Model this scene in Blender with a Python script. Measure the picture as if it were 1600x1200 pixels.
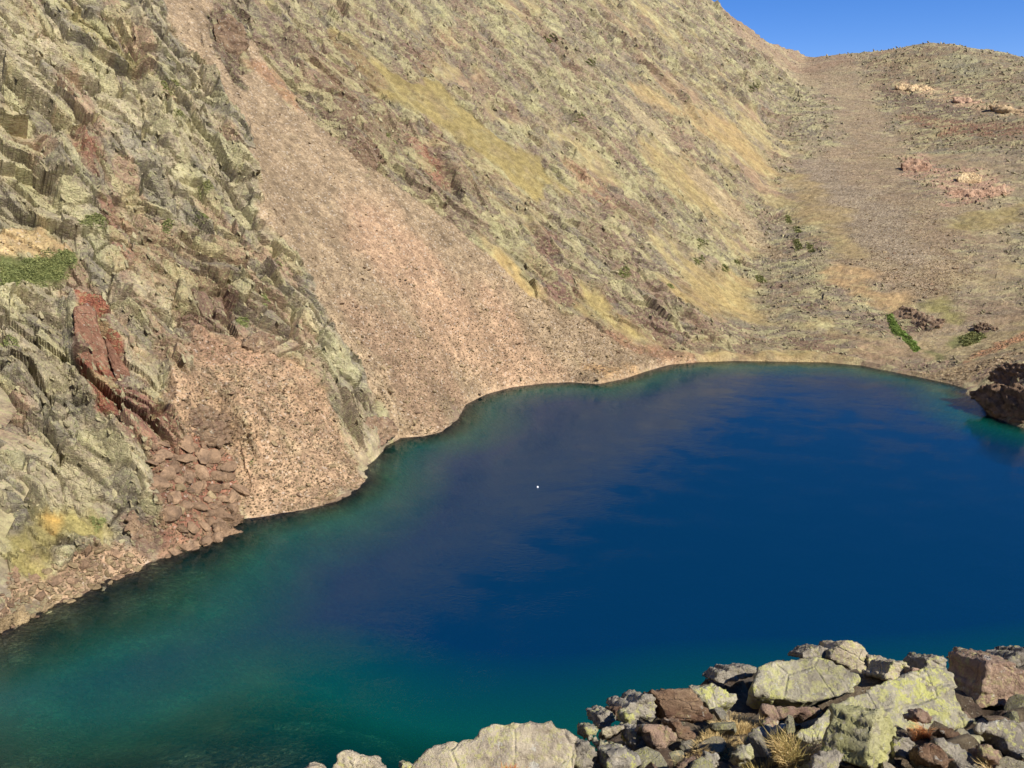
import bpy, bmesh, math, random
import numpy as np
from mathutils import Vector, Matrix
R = math.radians
for o in list(bpy.data.objects): bpy.data.objects.remove(o, do_unlink=True)
SC = bpy.context.scene
COL = SC.collection
rng = np.random.default_rng(11)
random.seed(5)

# ------------------------------------------------------------------ camera, sky, sun, exposure
H = 50.0
PITCH = R(16.5)
cam = bpy.data.objects.new('camera', bpy.data.cameras.new('camera'))
COL.objects.link(cam)
cam.location = (0, 0, H); cam.rotation_euler = (R(90) - PITCH, 0, 0)
cam.data.sensor_width = 36; cam.data.lens = 27; cam.data.clip_start = .1; cam.data.clip_end = 6000
SC.camera = cam
SUN = Vector((.64, -.54, .80)).normalized()
el = math.asin(SUN.z); az = math.atan2(SUN.x, SUN.y)
w = bpy.data.worlds.new('World'); SC.world = w; w.use_nodes = True
nt = w.node_tree; sky = nt.nodes.new('ShaderNodeTexSky'); sky.sky_type = 'NISHITA'; sky.sun_disc = False
sky.sun_elevation = el; sky.sun_rotation = az; sky.altitude = 2300; sky.air_density = 1.0
sky.dust_density = 0.0; sky.ozone_density = 3.2
hs = nt.nodes.new('ShaderNodeHueSaturation'); hs.inputs['Saturation'].default_value = 1.32; nt.links.new(sky.outputs[0], hs.inputs['Color']); tn = nt.nodes.new('ShaderNodeMix'); tn.data_type = 'RGBA'; tn.blend_type = 'MULTIPLY'; tn.inputs[0].default_value = 1; tn.inputs[7].default_value = (1.0, .93, 1.22, 1); nt.links.new(hs.outputs[0], tn.inputs[6]); nt.links.new(tn.outputs[2], nt.nodes['Background'].inputs[0]); nt.nodes['Background'].inputs[1].default_value = .076
sl = bpy.data.lights.new('sun', 'SUN'); sl.energy = 4.9; sl.angle = R(.5); sl.color = (1, .95, .87)
so = bpy.data.objects.new('sun', sl); COL.objects.link(so)
so.rotation_euler = SUN.to_track_quat('Z', 'Y').to_euler(); so.location = (0, 0, 300)
SC.view_settings.view_transform = 'Standard'; SC.view_settings.look = 'None'
SC.view_settings.exposure = .66; SC.view_settings.gamma = 1
SC.cycles.max_bounces = 5; SC.cycles.transparent_max_bounces = 12

# ------------------------------------------------------------------ noise
def h2(i, j, s):
    n = (i.astype(np.int64) * 374761393 + j.astype(np.int64) * 668265263 + s * 1442695041) & 0x7fffffff
    n = ((n ^ (n >> 13)) * 1274126177) & 0x7fffffff
    n = ((n ^ (n >> 15)) * 2246822519) & 0x7fffffff
    return ((n ^ (n >> 16)) & 0xffff) / 65535.0
def noise2(x, y, s=0):
    i = np.floor(x); j = np.floor(y); fx = x - i; fy = y - j
    fx = fx * fx * fx * (fx * (fx * 6 - 15) + 10); fy = fy * fy * fy * (fy * (fy * 6 - 15) + 10)
    a = h2(i, j, s); b = h2(i + 1, j, s); c = h2(i, j + 1, s); d = h2(i + 1, j + 1, s)
    return (a + (b - a) * fx + (c - a) * fy + (a - b - c + d) * fx * fy) * 2 - 1
def fbm(x, y, o=4, s=0, g=.5):
    r = 0; a = 1; t = 0
    for k in range(o):
        r = r + a * noise2(x, y, s + k * 7); t += a; a *= g; x = x * 2.03 + 5.1; y = y * 2.03 - 3.7
    return r / t
def ridged(x, y, o=4, s=0):
    r = 0; a = 1; t = 0
    for k in range(o):
        r = r + a * (1 - 2 * np.abs(noise2(x, y, s + k * 7))); t += a; a *= .5; x = x * 2.03 + 5.1; y = y * 2.03 - 3.7
    return r / t
TILTF = 2.6
def cells(x, y, s=0):
    """faceted blocks: every cell is a tilted plate with its own offset; returns height, crack closeness, id"""
    i = np.floor(x); j = np.floor(y)
    d1 = np.full(x.shape, 9.); d2 = np.full(x.shape, 9.); hh = np.zeros(x.shape); idd = np.zeros(x.shape)
    for a in (-1, 0, 1):
        for b in (-1, 0, 1):
            ii = i + a; jj = j + b
            px = ii + .5 + (h2(ii, jj, s) - .5) * .9; py = jj + .5 + (h2(ii, jj, s + 1) - .5) * .9
            dx = x - px; dy = y - py; d = dx * dx + dy * dy
            q = h2(ii, jj, s + 2)
            hv = (q - .5) + dx * (h2(ii, jj, s + 3) - .5) * TILTF + dy * (h2(ii, jj, s + 4) - .5) * TILTF
            m = d < d1
            d2 = np.where(m, d1, np.minimum(d2, d)); hh = np.where(m, hv, hh); idd = np.where(m, q, idd); d1 = np.where(m, d, d1)
    return hh, np.sqrt(d2) - np.sqrt(d1), idd
def sstep(a, b, x):
    t = np.clip((x - a) / (b - a), 0, 1); return t * t * (3 - 2 * t)
def smax(a, b, k):
    h = np.clip(.5 + .5 * (a - b) / k, 0, 1); return b + (a - b) * h + k * h * (1 - h)
def h3(i, j, k, s): return h2(i + k * 57, j - k * 131, s)
def noise3(p, s=0):
    i = np.floor(p); f = p - i; f = f * f * (3 - 2 * f); r = 0
    for a in (0, 1):
        for b in (0, 1):
            for c in (0, 1):
                wgt = (f[:, 0] if a else 1 - f[:, 0]) * (f[:, 1] if b else 1 - f[:, 1]) * (f[:, 2] if c else 1 - f[:, 2])
                r = r + wgt * h3(i[:, 0] + a, i[:, 1] + b, i[:, 2] + c, s)
    return r * 2 - 1

# ------------------------------------------------------------------ sight lines -> places in the world (used to survey the terrain)
CP, SP = math.cos(PITCH), math.sin(PITCH)
def ray(u, v):
    X = (np.asarray(u, float) - 800) / 1200; Y = (600 - np.asarray(v, float)) / 1200
    return X, CP + Y * SP, -SP + Y * CP
def onlake(u, v):
    X, y, z = ray(u, v); t = -H / z; return np.stack([X * t, y * t], -1)
def pt(u, v, t):
    X, y, z = ray(u, v); return (float(X * t), float(y * t), float(H + z * t))

def seg_dist(x, y, P, closed=True):
    P = np.asarray(P, float); n = len(P); best = np.full(x.shape, 1e9)
    for k in range(n if closed else n - 1):
        a = P[k]; b = P[(k + 1) % n]; e = b - a; L = e @ e + 1e-9
        t = np.clip(((x - a[0]) * e[0] + (y - a[1]) * e[1]) / L, 0, 1)
        best = np.minimum(best, (x - a[0] - t * e[0]) ** 2 + (y - a[1] - t * e[1]) ** 2)
    return np.sqrt(best)
def inside(x, y, P):
    P = np.asarray(P, float); r = np.zeros(x.shape, bool); n = len(P)
    for k in range(n):
        a = P[k]; b = P[(k + 1) % n]
        if a[1] == b[1]: continue
        c = ((a[1] > y) != (b[1] > y)) & (x < (b[0] - a[0]) * (y - a[1]) / (b[1] - a[1]) + a[0]); r ^= c
    return r
def sdist(x, y, P):            # positive inside
    d = seg_dist(x, y, P); return np.where(inside(x, y, P), d, -d)

shore_px = [(0, 992), (25, 975), (50, 960), (90, 942), (130, 928), (170, 905), (205, 897), (230, 880), (262, 868), (280, 858), (310, 856), (336, 842), (350, 835),
            (372, 812), (420, 806), (470, 797), (520, 787), (555, 770), (572, 752), (575, 728), (590, 712), (603, 697), (625, 684), (660, 682), (690, 675), (715, 655),
            (728, 632), (760, 616), (800, 605), (850, 599), (890, 597), (935, 600), (975, 592), (1010, 580), (1045, 570), (1090, 566), (1150, 564), (1220, 565),
            (1290, 566), (1345, 571), (1390, 580), (1440, 590), (1490, 601), (1512, 608), (1508, 615), (1530, 630), (1548, 650), (1575, 660), (1600, 667)]
SH = onlake([p[0] for p in shore_px], [p[1] for p in shore_px])
LAKE = np.vstack([SH, [(108, 128), (118, 100), (108, 72), (60, 57), (30, 54), (6.6, 51.5), (-10, 50), (-40, 48.5), (-62, 51), (-70, 62)]])

# bowl: thin plate through surveyed points
bowl_pts = [pt(q[0], q[1], q[2] if q[2] < 200 else 200 + (q[2] - 200) * .62) for q in [(1285, 88, 700), (1320, 90, 724), (1350, 86, 705), (1380, 80, 680), (1415, 74, 660), (1450, 68, 641), (1490, 70, 630), (1520, 74, 620), (1560, 81, 610), (1600, 89, 600), (1700, 104, 570), (1850, 120, 520),
            (1400, 150, 560), (1500, 150, 520), (1600, 150, 480), (1750, 160, 420), (1300, 180, 500), (1400, 220, 450), (1500, 220, 420), (1600, 220, 390), (1400, 300, 350), (1500, 300, 335), (1600, 300, 325),
            (1400, 400, 268), (1500, 400, 262), (1600, 400, 252), (1750, 400, 230), (1400, 480, 225), (1500, 480, 216), (1600, 480, 203), (1500, 540, 193), (1600, 545, 180), (1550, 570, 176), (1330, 480, 228)]]
bowl_pts += [(x, y, 0.) for x, y in SH[-18:-4:3]]
bowl_pts += [(x, y, z * .6) for x, y, z in [(400, 850, 120), (450, 750, 120), (560, 640, 120), (200, 850, 120)]]
bowl_pts += [(150, 130, 26), (170, 60, 45), (200, -50, 60), (300, 100, 90), (0, 400, 20), (0, 200, -20)]
BP = np.array(bowl_pts)
def tps(r2): return np.where(r2 > 0, r2 * np.log(np.maximum(r2, 1e-9)) * .5, 0)
n_ = len(BP); D2 = ((BP[:, None, :2] - BP[None, :, :2]) ** 2).sum(-1) / 1e4
A_ = np.zeros((n_ + 3, n_ + 3)); A_[:n_, :n_] = tps(D2) + np.eye(n_) * .0004
A_[:n_, n_] = 1; A_[:n_, n_ + 1:] = BP[:, :2] / 100; A_[n_:, :n_] = A_[:n_, n_:].T
W_ = np.linalg.solve(A_, np.r_[BP[:, 2], 0, 0, 0])
def bowl(x, y):
    r = W_[n_] + W_[n_ + 1] * x / 100 + W_[n_ + 2] * y / 100
    for k in range(n_): r = r + W_[k] * tps(((x - BP[k, 0]) ** 2 + (y - BP[k, 1]) ** 2) / 1e4)
    return r
def Mpl(x, y): return .90 * (-.74 * x + .67 * y - 101)
def mhit(u, v):
    X, Y, Z = ray(u, v); t = (H + .90 * 101) / (.90 * (-.74 * X + .67 * Y) - Z); return (float(X * t), float(Y * t))
def p2(u, v, t): return pt(u, v, 200 + (t - 200) * .62)[:2]
m1 = mhit(1110, 0); BEHIND = [(-900, m1[1] + 260), (-100, m1[1] + 110), (m1[0] - 45, m1[1] + 18), m1, mhit(1150, 30), mhit(1200, 65), mhit(1250, 82), p2(1320, 90, 724), p2(1380, 78, 680), p2(1450, 68, 641), p2(1520, 72, 620), p2(1600, 88, 600), p2(1700, 100, 570), p2(1850, 120, 520), (1100, 150), (1800, 1500), (-1600, 1500)]
RES = np.array([Mpl(x, y) for x, y in SH])

LS = .482
def _rimpt(u, v, more=0):
    X, Y, Z = ray(u, v); y = 1.7 / (-Z / Y - LS) + more; return float(X / Y * y), float(y)
RIM = [(-8, 1.6), (-.85, 2.6), (-.45, 3.8)] + [_rimpt(*q) for q in [(830, 1130, -.1), (950, 1117, -.1), (1020, 1082, .1), (1130, 1052, .25), (1250, 1024, .1), (1400, 1043, .1), (1600, 1028)]] + [(15, 7.)]
RX = [q[0] for q in RIM]; RY = [q[1] for q in RIM]; print('rim', RIM)
def near(x, y):
    yr = np.interp(x, RX, RY)
    led = np.where(y > 0, (H - 1.7) - LS * y, (H - 1.7) - LS * .5 * y)
    led = np.where(y > yr, (H - 1.7) - LS * yr - 1.7 * (y - yr), led)
    return np.maximum(led, .80 * (49.5 + .12 * x - y)) * sstep(-900, -300, y) - 40 * sstep(60, 200, y)

_rib = None
def base(x, y):
    x = np.asarray(x, float); y = np.asarray(y, float)
    d = -sdist(x, y, LAKE)                        # >0 on land
    M = Mpl(x, y)
    ws = 0; rs = 0
    for k in range(0, len(SH)):
        q = 1 / (((x - SH[k, 0]) ** 2 + (y - SH[k, 1]) ** 2) + 16) ** 1.5; ws = ws + q; rs = rs + q * RES[k]
    M = M - rs / ws * np.exp(-np.maximum(d, 0) / 30)
    far = smax(M, bowl(x, y) - 1.3 * np.maximum(0, 85 - y), 6)
    Lp = 1.0 * (-.75 * x + .66 * y - 97)
    if _rib is not None:
        s = sdist(x, y, _rib)
        rise = np.where(s > 0, np.minimum(s * 1.0, 4.0 + 1.5 * noise2(x / 14, y / 14, 3)), 0) * sstep(0, 14, d)
        far = np.where(s > 0, smax(far + rise, Lp - 1.5, 2), far)
    else:
        far = far
    beh = np.maximum(sdist(x, y, BEHIND), 0)
    far = far - .9 * beh
    z = np.maximum(far, near(x, y))
    z = z + 6.6 * np.exp(-(((x - SH[-1, 0] - 5.5) / 8.5) ** 2 + ((y - SH[-1, 1] - 9.5) / 8) ** 2) ** 1.15) * sstep(0, 4, d)
    land = smax(z, .12 * d + .05, .4) * sstep(-.1, 1.2, d)
    sl_ = .20 + .5 * sstep(-62, -20, x) * sstep(70, 110, y) + .08 * noise2(x / 20, y / 20, 9) + .30 * sstep(-30, 10, x) * sstep(100, 75, y)
    bed = -np.minimum(sl_ * np.abs(d) * (1 + np.abs(d) / 25), 32)
    return np.where(d > 0, land, bed), d

def cast(u, v, tmin=50, tmax=1100, steps=420):
    """follow sight lines until they meet the ground"""
    u = np.atleast_1d(np.asarray(u, float)); v = np.atleast_1d(np.asarray(v, float))
    X, Y, Z = ray(u, v); ts = np.geomspace(tmin, tmax, steps); out = np.full(u.shape, tmax)
    T = np.broadcast_to(ts, (len(u), steps))
    g = (H + Z[:, None] * T) - np.maximum(base(X[:, None] * T, Y[:, None] * T)[0], 0)
    for k in range(len(u)):
        b = np.nonzero(g[k] <= 0)[0]
        if len(b) and b[0] > 0:
            i = b[0]; f = g[k, i - 1] / (g[k, i - 1] - g[k, i]); out[k] = ts[i - 1] + f * (ts[i] - ts[i - 1])
    return np.stack([X * out, Y * out, H + Z * out], -1), out
def wpoly(px):
    P, t = cast([p[0] for p in px], [p[1] for p in px]); return P[:, :2], float(np.mean(t))
# the crag left of the long scree: its edge line, surveyed on the plain slope first
ribpx = [(215, -90), (245, 0), (300, 80), (345, 150), (380, 220), (400, 320), (455, 400), (500, 465), (545, 540), (590, 620), (625, 676), (600, 692)]
edge, _ = wpoly(ribpx)
_rib = np.vstack([edge[::1], [SH[18] + (1, -1), SH[10] + (1, -1), SH[0] + (1, -1), (-85, 45), (-200, 0), (-330, 150), (-180, 420)]])

# ------------------------------------------------------------------ painted ground cover regions (pixel outlines surveyed onto the ground)
def C(r, g, b): return np.array([((c / 255 + .055) / 1.055) ** 2.4 if c > 10 else c / 3294 for c in (r, g, b)])
K = .72
PINK = C(170, 151, 121) * K; SAND = C(188, 166, 132) * K; LICH = C(176, 172, 122) * K; GREY = C(140, 134, 116) * K
GRASS = C(162, 148, 88) * K; DRY = C(186, 160, 104) * K; PURP = C(140, 112, 100) * K; REDR = C(165, 105, 80) * K; YEL = C(205, 196, 130) * K
ORNG = C(226, 160, 110) * K; MEAD = C(120, 130, 60) * K; BRIG = C(110, 165, 50) * K; BRWN = C(160, 122, 98) * K; STON = C(178, 160, 132) * K
# (outline, colour, strength, edge raggedness px, kind)   kind: s scree, g grass, r rock
PAINT = [
 # col gully and bowl
 ([(1190, 60), (1330, 92), (1370, 130), (1400, 230), (1440, 300), (1500, 330), (1520, 400), (1480, 470), (1420, 460), (1330, 400), (1250, 290), (1300, 220), (1290, 140), (1220, 90)], PINK, .85, 14, 's'),
 ([(1230, 230), (1300, 240), (1400, 330), (1450, 400), (1420, 430), (1350, 380), (1260, 300)], C(172, 160, 138) * K, .7, 14, 's'),
 ([(1340, 92), (1440, 72), (1600, 90), (1620, 240), (1500, 230), (1400, 200), (1370, 130)], C(155, 130, 100) * K, .7, 12, 'r'),
 ([(1380, 135), (1440, 120), (1500, 150), (1530, 200), (1440, 190), (1380, 160)], PURP * .9, .8, 9, 'r'),
 ([(1470, 80), (1530, 85), (1550, 110), (1500, 118), (1460, 105)], C(165, 162, 125) * K, .8, 8, 'r'),
 ([(1420, 180), (1600, 190), (1620, 215), (1440, 205)], C(170, 115, 88) * K, .7, 9, 'r'),
 ([(1440, 240), (1600, 240), (1610, 560), (1400, 560), (1430, 420), (1520, 380)], C(176, 156, 120) * K, .55, 14, 's'),
 ([(1475, 345), (1540, 325), (1600, 318), (1600, 350), (1520, 365), (1480, 365)], GRASS, .75, 8, 'g'),
 ([(1300, 400), (1360, 430), (1420, 470), (1410, 500), (1350, 470), (1300, 440)], C(196, 164, 112) * K, .8, 10, 'g'),
 ([(1420, 470), (1480, 460), (1490, 480), (1520, 490), (1500, 505), (1440, 480)], C(150, 150, 72) * K, .7, 6, 'g'),
 ([(1388, 490), (1396, 492), (1410, 515), (1440, 545), (1432, 548), (1405, 525), (1390, 510)], BRIG, 1, 2, 'g'),
 ([(1440, 545), (1470, 562), (1500, 545), (1560, 515), (1545, 510), (1500, 520), (1482, 530), (1470, 548)], C(112, 122, 66) * K, .8, 5, 'g'),
 ([(1500, 562), (1560, 535), (1600, 520), (1600, 530), (1560, 545), (1505, 568)], ORNG, .8, 3, 's'),
 ([(1395, 478), (1420, 480), (1475, 495), (1470, 512), (1420, 520), (1402, 500)], PURP * .85, .95, 5, 'r'),
 ([(1520, 508), (1545, 504), (1560, 516), (1530, 518)], PURP, .9, 3, 'r'),
 ([(1390, 575), (1460, 580), (1540, 560), (1600, 560), (1600, 580), (1530, 606), (1440, 592), (1395, 582)], C(190, 168, 124) * K, .8, 4, 's'),
 ([(1505, 600), (1530, 580), (1600, 560), (1640, 600), (1640, 690), (1560, 665)], C(156, 130, 112) * K, .95, 3, 'r'),
 # big slope: base mix plus patches
 ([(530, 60), (600, 90), (690, 130), (760, 200), (850, 245), (880, 290), (820, 285), (740, 250), (680, 190), (600, 150), (540, 100)], GRASS, .95, 12, 'g'),
 ([(900, 440), (950, 450), (990, 500), (1040, 530), (1060, 545), (980, 520), (900, 490), (860, 470)], C(176, 160, 92) * K, .85, 13, 'g'),
 ([(1050, 430), (1120, 420), (1180, 440), (1170, 500), (1110, 495), (1060, 460)], C(176, 156, 96) * K, .8, 15, 'g'),
 ([(760, 370), (800, 390), (830, 440), (880, 480), (930, 515), (900, 510), (830, 465), (770, 400)], C(194, 166, 98) * K, .8, 11, 'g'),
 ([(1070, 555), (1160, 545), (1290, 545), (1350, 560), (1340, 570), (1200, 564), (1080, 565)], C(190, 168, 104) * K, .8, 8, 'g'),
 ([(830, 360), (865, 365), (880, 410), (905, 460), (875, 472), (855, 440), (835, 400)], C(158, 120, 104) * K, .9, 9, 'r'),
 ([(920, 440), (990, 460), (1050, 510), (1100, 540), (1080, 555), (1020, 520), (960, 490)], C(150, 118, 100) * K, .8, 10, 'r'),
 ([(1080, 500), (1150, 520), (1210, 540), (1180, 556), (1110, 545)], C(150, 118, 98) * K, .7, 9, 'r'),
 ([(1240, 520), (1330, 515), (1350, 545), (1290, 555), (1240, 545)], C(146, 112, 92) * K, .8, 8, 'r'),
 ([(925, 500), (1010, 525), (1085, 560), (1020, 572), (960, 545)], C(150, 108, 84) * K, .85, 8, 's'),
 ([(460, 30), (560, 60), (590, 160), (620, 230), (560, 250), (490, 170), (450, 90)], C(152, 122, 98) * K, .8, 14, 'r'),
 ([(550, 190), (640, 190), (720, 250), (780, 330), (740, 340), (640, 300), (560, 240)], C(158, 134, 106) * K, .7, 14, 'r'),
 ([(640, 60), (700, 60), (680, 110), (650, 110)], C(182, 140, 108) * K, .6, 12, 'r'),
 ([(655, 215), (690, 225), (690, 270), (660, 260)], C(176, 118, 90) * K, .8, 9, 'r'),
 ([(880, 240), (940, 270), (960, 330), (910, 300)], C(190, 148, 110) * K, .7, 10, 'r'),
 ([(980, 130), (1050, 160), (1150, 200), (1220, 270), (1180, 260), (1080, 190)], C(182, 156, 100) * K, .7, 10, 'g'),
 ([(1010, 230), (1080, 250), (1140, 330), (1120, 350), (1040, 290)], C(178, 158, 96) * K, .6, 10, 'g'),
 ([(1060, 250), (1100, 270), (1180, 350), (1230, 400), (1215, 402), (1150, 350), (1090, 290)], C(190, 172, 132) * K, .8, 4, 's'),
 ([(940, 130), (990, 160), (1065, 235), (1050, 235), (990, 190)], C(190, 178, 134) * K, .7, 4, 's'),
 ([(1230, 250), (1310, 320), (1360, 400), (1300, 400), (1250, 340)], C(172, 152, 100) * K, .7, 10, 'g'),
 ([(1110, 0), (1200, 62), (1330, 92), (1300, 110), (1200, 90), (1120, 30)], C(172, 142, 116) * K, .6, 8, 's'),
 # long scree fan
 ([(225, -60), (310, -60), (330, 0), (400, 60), (420, 130), (500, 190), (570, 260), (700, 335), (770, 400), (830, 455), (900, 500), (1000, 552), (1070, 568), (1000, 580), (940, 602), (850, 600), (760, 617), (725, 640),
   (690, 677), (625, 686), (590, 615), (545, 535), (500, 462), (455, 398), (402, 320), (383, 220), (345, 150), (300, 80), (245, 0)], PINK, 1, 5, 's'),
 ([(330, 20), (385, 10), (400, 60), (395, 100), (370, 130), (335, 90)], C(130, 108, 92) * K, .95, 7, 'r'),
 ([(385, 90), (430, 100), (470, 170), (440, 150)], C(178, 135, 98) * K, .8, 7, 's'),
 ([(480, 330), (580, 330), (720, 430), (820, 520), (900, 590), (800, 600), (640, 480), (540, 400)], C(196, 162, 130) * K, .7, 20, 's'),
 ([(540, 470), (620, 500), (700, 560), (720, 620), (690, 670), (640, 670), (600, 610)], C(164, 136, 110) * K, .7, 12, 's'),
 ([(900, 560), (970, 570), (1000, 580), (950, 598)], C(204, 164, 104) * K, .7, 6, 's'),
 ([(500, 250), (700, 385), (760, 440), (700, 400), (560, 310)], SAND, .5, 6, 's'),
 # crag left of the fan
 ([(0, 0), (60, 0), (130, 80), (130, 110), (60, 50), (20, 20)], YEL, .4, 9, 'r'),
 ([(95, 0), (140, 20), (175, 60), (215, 100), (205, 112), (150, 80), (110, 40)], C(178, 170, 100) * K, .8, 5, 'r'),
 ([(40, 150), (120, 180), (150, 230), (140, 260), (90, 220), (40, 180)], C(150, 135, 108) * K, .5, 9, 'r'),
 ([(110, 190), (145, 215), (150, 260), (125, 285), (110, 240)], C(172, 110, 82) * K, .8, 6, 'r'),
 ([(0, 100), (30, 120), (80, 330), (100, 390), (30, 390), (0, 340)], C(186, 180, 124) * K, .6, 10, 'r'),
 ([(0, 345), (60, 350), (110, 390), (20, 398), (0, 395)], C(198, 168, 112) * K, .8, 6, 's'),
 ([(0, 398), (60, 390), (105, 385), (125, 405), (100, 432), (30, 440), (0, 450)], C(98, 112, 58) * K, 1, 3, 'g'),
 ([(145, 310), (190, 320), (215, 400), (200, 420), (170, 370)], C(166, 112, 88) * K, .8, 6, 'r'),
 ([(200, 330), (330, 360), (370, 440), (330, 520), (260, 470), (215, 400)], C(176, 148, 106) * K, .7, 12, 'r'),
 ([(270, 430), (360, 450), (400, 520), (340, 540), (280, 490)], C(152, 118, 100) * K, .8, 8, 'r'),
 ([(110, 470), (150, 470), (170, 520), (200, 580), (190, 640), (150, 650), (120, 570)], C(170, 100, 72) * K, 1, 4, 'r'),
 ([(160, 590), (230, 600), (270, 650), (240, 700), (190, 690)], C(160, 100, 80) * K, .8, 8, 'r'),
 ([(290, 530), (420, 545), (500, 600), (560, 700), (572, 750), (520, 785), (380, 808), (335, 840), (300, 700), (270, 640)], C(180, 150, 118) * K, .95, 8, 's'),
 ([(300, 515), (420, 520), (440, 560), (360, 570), (300, 545)], C(170, 136, 108) * K, .8, 6, 's'),
 ([(440, 690), (560, 700), (568, 745), (480, 785), (400, 790)], C(192, 164, 132) * K, .45, 12, 's'),
 ([(210, 690), (310, 670), (360, 710), (370, 790), (335, 842), (250, 868), (235, 800)], C(150, 100, 80) * K, .95, 6, 's'),
 ([(480, 560), (570, 600), (620, 660), (600, 690), (540, 660)], C(172, 152, 116) * K, .7, 8, 'r'),
 ([(180, 790), (240, 800), (260, 850), (230, 872), (190, 840)], C(150, 118, 98) * K, .8, 5, 'r'),
 ([(0, 810), (60, 800), (150, 800), (170, 830), (100, 850), (60, 890), (30, 900), (0, 860)], C(150, 142, 76) * K, .9, 6, 'g'),
 ([(70, 800), (100, 800), (95, 825), (75, 825)], C(205, 160, 60) * K, .7, 4, 'g'),
 ([(0, 900), (60, 890), (110, 850), (180, 840), (240, 872), (205, 897), (130, 928), (50, 960), (0, 992)], C(184, 154, 124) * K, .95, 4, 's'),
 ([(1404, 244), (1440, 240), (1472, 262), (1482, 288), (1440, 290), (1412, 272)], C(204, 162, 134) * K, .93, 5, 'r'),
 ([(1468, 276), (1500, 262), (1540, 264), (1578, 284), (1572, 306), (1530, 318), (1478, 320)], C(210, 166, 136) * K, .93, 5, 'r'),
 ([(1395, 128), (1440, 128), (1500, 144), (1560, 157), (1615, 177), (1615, 188), (1550, 176), (1490, 162), (1430, 145), (1397, 141)], C(222, 186, 140) * K, .9, 3, 'r'),
 ([(1520, 598), (1545, 575), (1570, 552), (1610, 547), (1610, 551), (1572, 557), (1550, 579), (1528, 601)], C(212, 186, 146) * K, .8, 1, 's'),
]

def gcoord(x, y, z):          # a: up the fall line, b: along the slope
    return (-.8 * x + .6 * y) * 1.25 + z * .15, .6 * x + .8 * y

def colour_and_kind(x, y, z, d):
    """base colour and kind masks at ground points"""
    a, b = gcoord(x, y, z); n = x.shape
    r_ = np.hypot(x, y)
    q1 = fbm(a / 44, b / 24, 5, 31, .6); q2 = fbm(a / 12, b / 7, 5, 47, .6); q3 = fbm(a / 5, b / 2.2, 3, 61)
    col = np.broadcast_to(STON, n + (3,)).copy()
    def mix(c, m):
        nonlocal col
        col = col + (c - col) * m[..., None]
    mix(C(174, 160, 112) * K, sstep(-.3, .5, q1 + .5 * q2))
    mix(C(172, 168, 122) * K, .85 * sstep(.0, .35, -q1 + .8 * q2))
    mix(C(186, 182, 132) * K, .8 * sstep(.15, .5, q2 - .3 * q1 + .5 * q3))
    mix(C(150, 138, 116) * K, .8 * sstep(.05, .4, -q2 + .8 * q3))
    mix(C(158, 128, 108) * K, .75 * sstep(.05, .35, fbm(a / 26, b / 12, 5, 91, .6))); mix(C(140, 124, 110) * K, .6 * sstep(.1, .4, fbm(a / 9, b / 6, 4, 97, .6)))
    gr = sstep(.1, .5, q1 + .3 * q2); rock = 1 - .8 * gr; scree = np.zeros(n); grass = gr * .8
    crag = sdist(x, y, _rib) > 0
    q = np.where(crag, 1., 0.)
    col = col * (1 - q[..., None]) + q[..., None] * (C(182, 172, 138) * K)
    s2 = fbm(a / 9, b / 3.2, 4, 131); s3 = fbm(a / 2.6, b / 1.2, 3, 151)
    mix(C(156, 152, 128) * K, q * sstep(-.05, .35, s2 + .3 * s3)); mix(C(206, 200, 152) * K, q * .7 * sstep(.1, .4, -s2 + .6 * s3))
    mix(C(184, 146, 112) * K, q * .6 * sstep(.2, .45, fbm(a / 16, b / 6, 3, 171)))
    rock = np.where(crag, 1, rock); grass = np.where(crag, 0, grass)
    for px, c, st, rag, kind in PAINT:
        P, t = PW[id(px)]
        m1 = 4 * rag * t / 1200 + 3
        bb = (x > P[:, 0].min() - m1) & (x < P[:, 0].max() + m1) & (y > P[:, 1].min() - m1) & (y < P[:, 1].max() + m1)
        if not bb.any(): continue
        xx = x[bb]; yy = y[bb]; wv = rag * t / 1200 * 1.6
        aa = a[bb]; b2 = b[bb]
        nn = fbm(aa / (wv * 5 + 1), b2 / (wv * 2.2 + 1), 4, 211)
        sd = sdist(xx, yy, P) + nn * wv * 2.2
        sf = .35 if st > .94 else .9
        m = sstep(-sf * wv - .15, sf * wv + .15, sd) * st
        m = m * np.clip(1 + .5 * fbm(aa / (wv + .7), b2 / (wv * .6 + .5), 3, 223) * (1 if st < .97 else .3), 0, 1)
        v = .92 + .16 * nn
        col[bb] += (c * v[:, None] - col[bb]) * m[:, None]
        rock[bb] += ((kind == 'r') - rock[bb]) * m; scree[bb] += ((kind == 's') - scree[bb]) * m; grass[bb] += ((kind == 'g') - grass[bb]) * m
    # near side and unseen back country
    nb = (y < 62) & (x > -52); col[nb] = STON * .95
    # pale washed fringe just above the waterline, brown silted stones below it
    f = sstep(1.4, .2, d) * sstep(-.2, .15, d); col += (C(196, 172, 140) * K - col) * (f * .4)[..., None]
    f = sstep(0.1, -.5, d); col += (C(132, 122, 94) * K - col) * (f * .9)[..., None]; scree = np.where(d < 0, .45, scree)
    col *= (1 + .16 * q3 + .10 * q2 + scree * (.16 * fbm(a / 40, b / 2.6, 3, 260) + .12 * fbm(a / 12, b / 9, 3, 265)))[..., None] * np.array([1.03, .985, 1.03])
    lum = col @ np.array([.3, .55, .15]); col = lum[..., None] + (col - lum[..., None]) * .82; col *= np.where(sdist(x, y, _rib) > 0, 1, .88)[..., None] * np.array([1.07, 1.02, .95]); col *= 1 - scree[..., None] * np.array([.03, .005, .065])
    return np.clip(col, .01, .95), rock, scree, grass
PW = {}
for row in PAINT: PW[id(row[0])] = wpoly(row[0])

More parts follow.
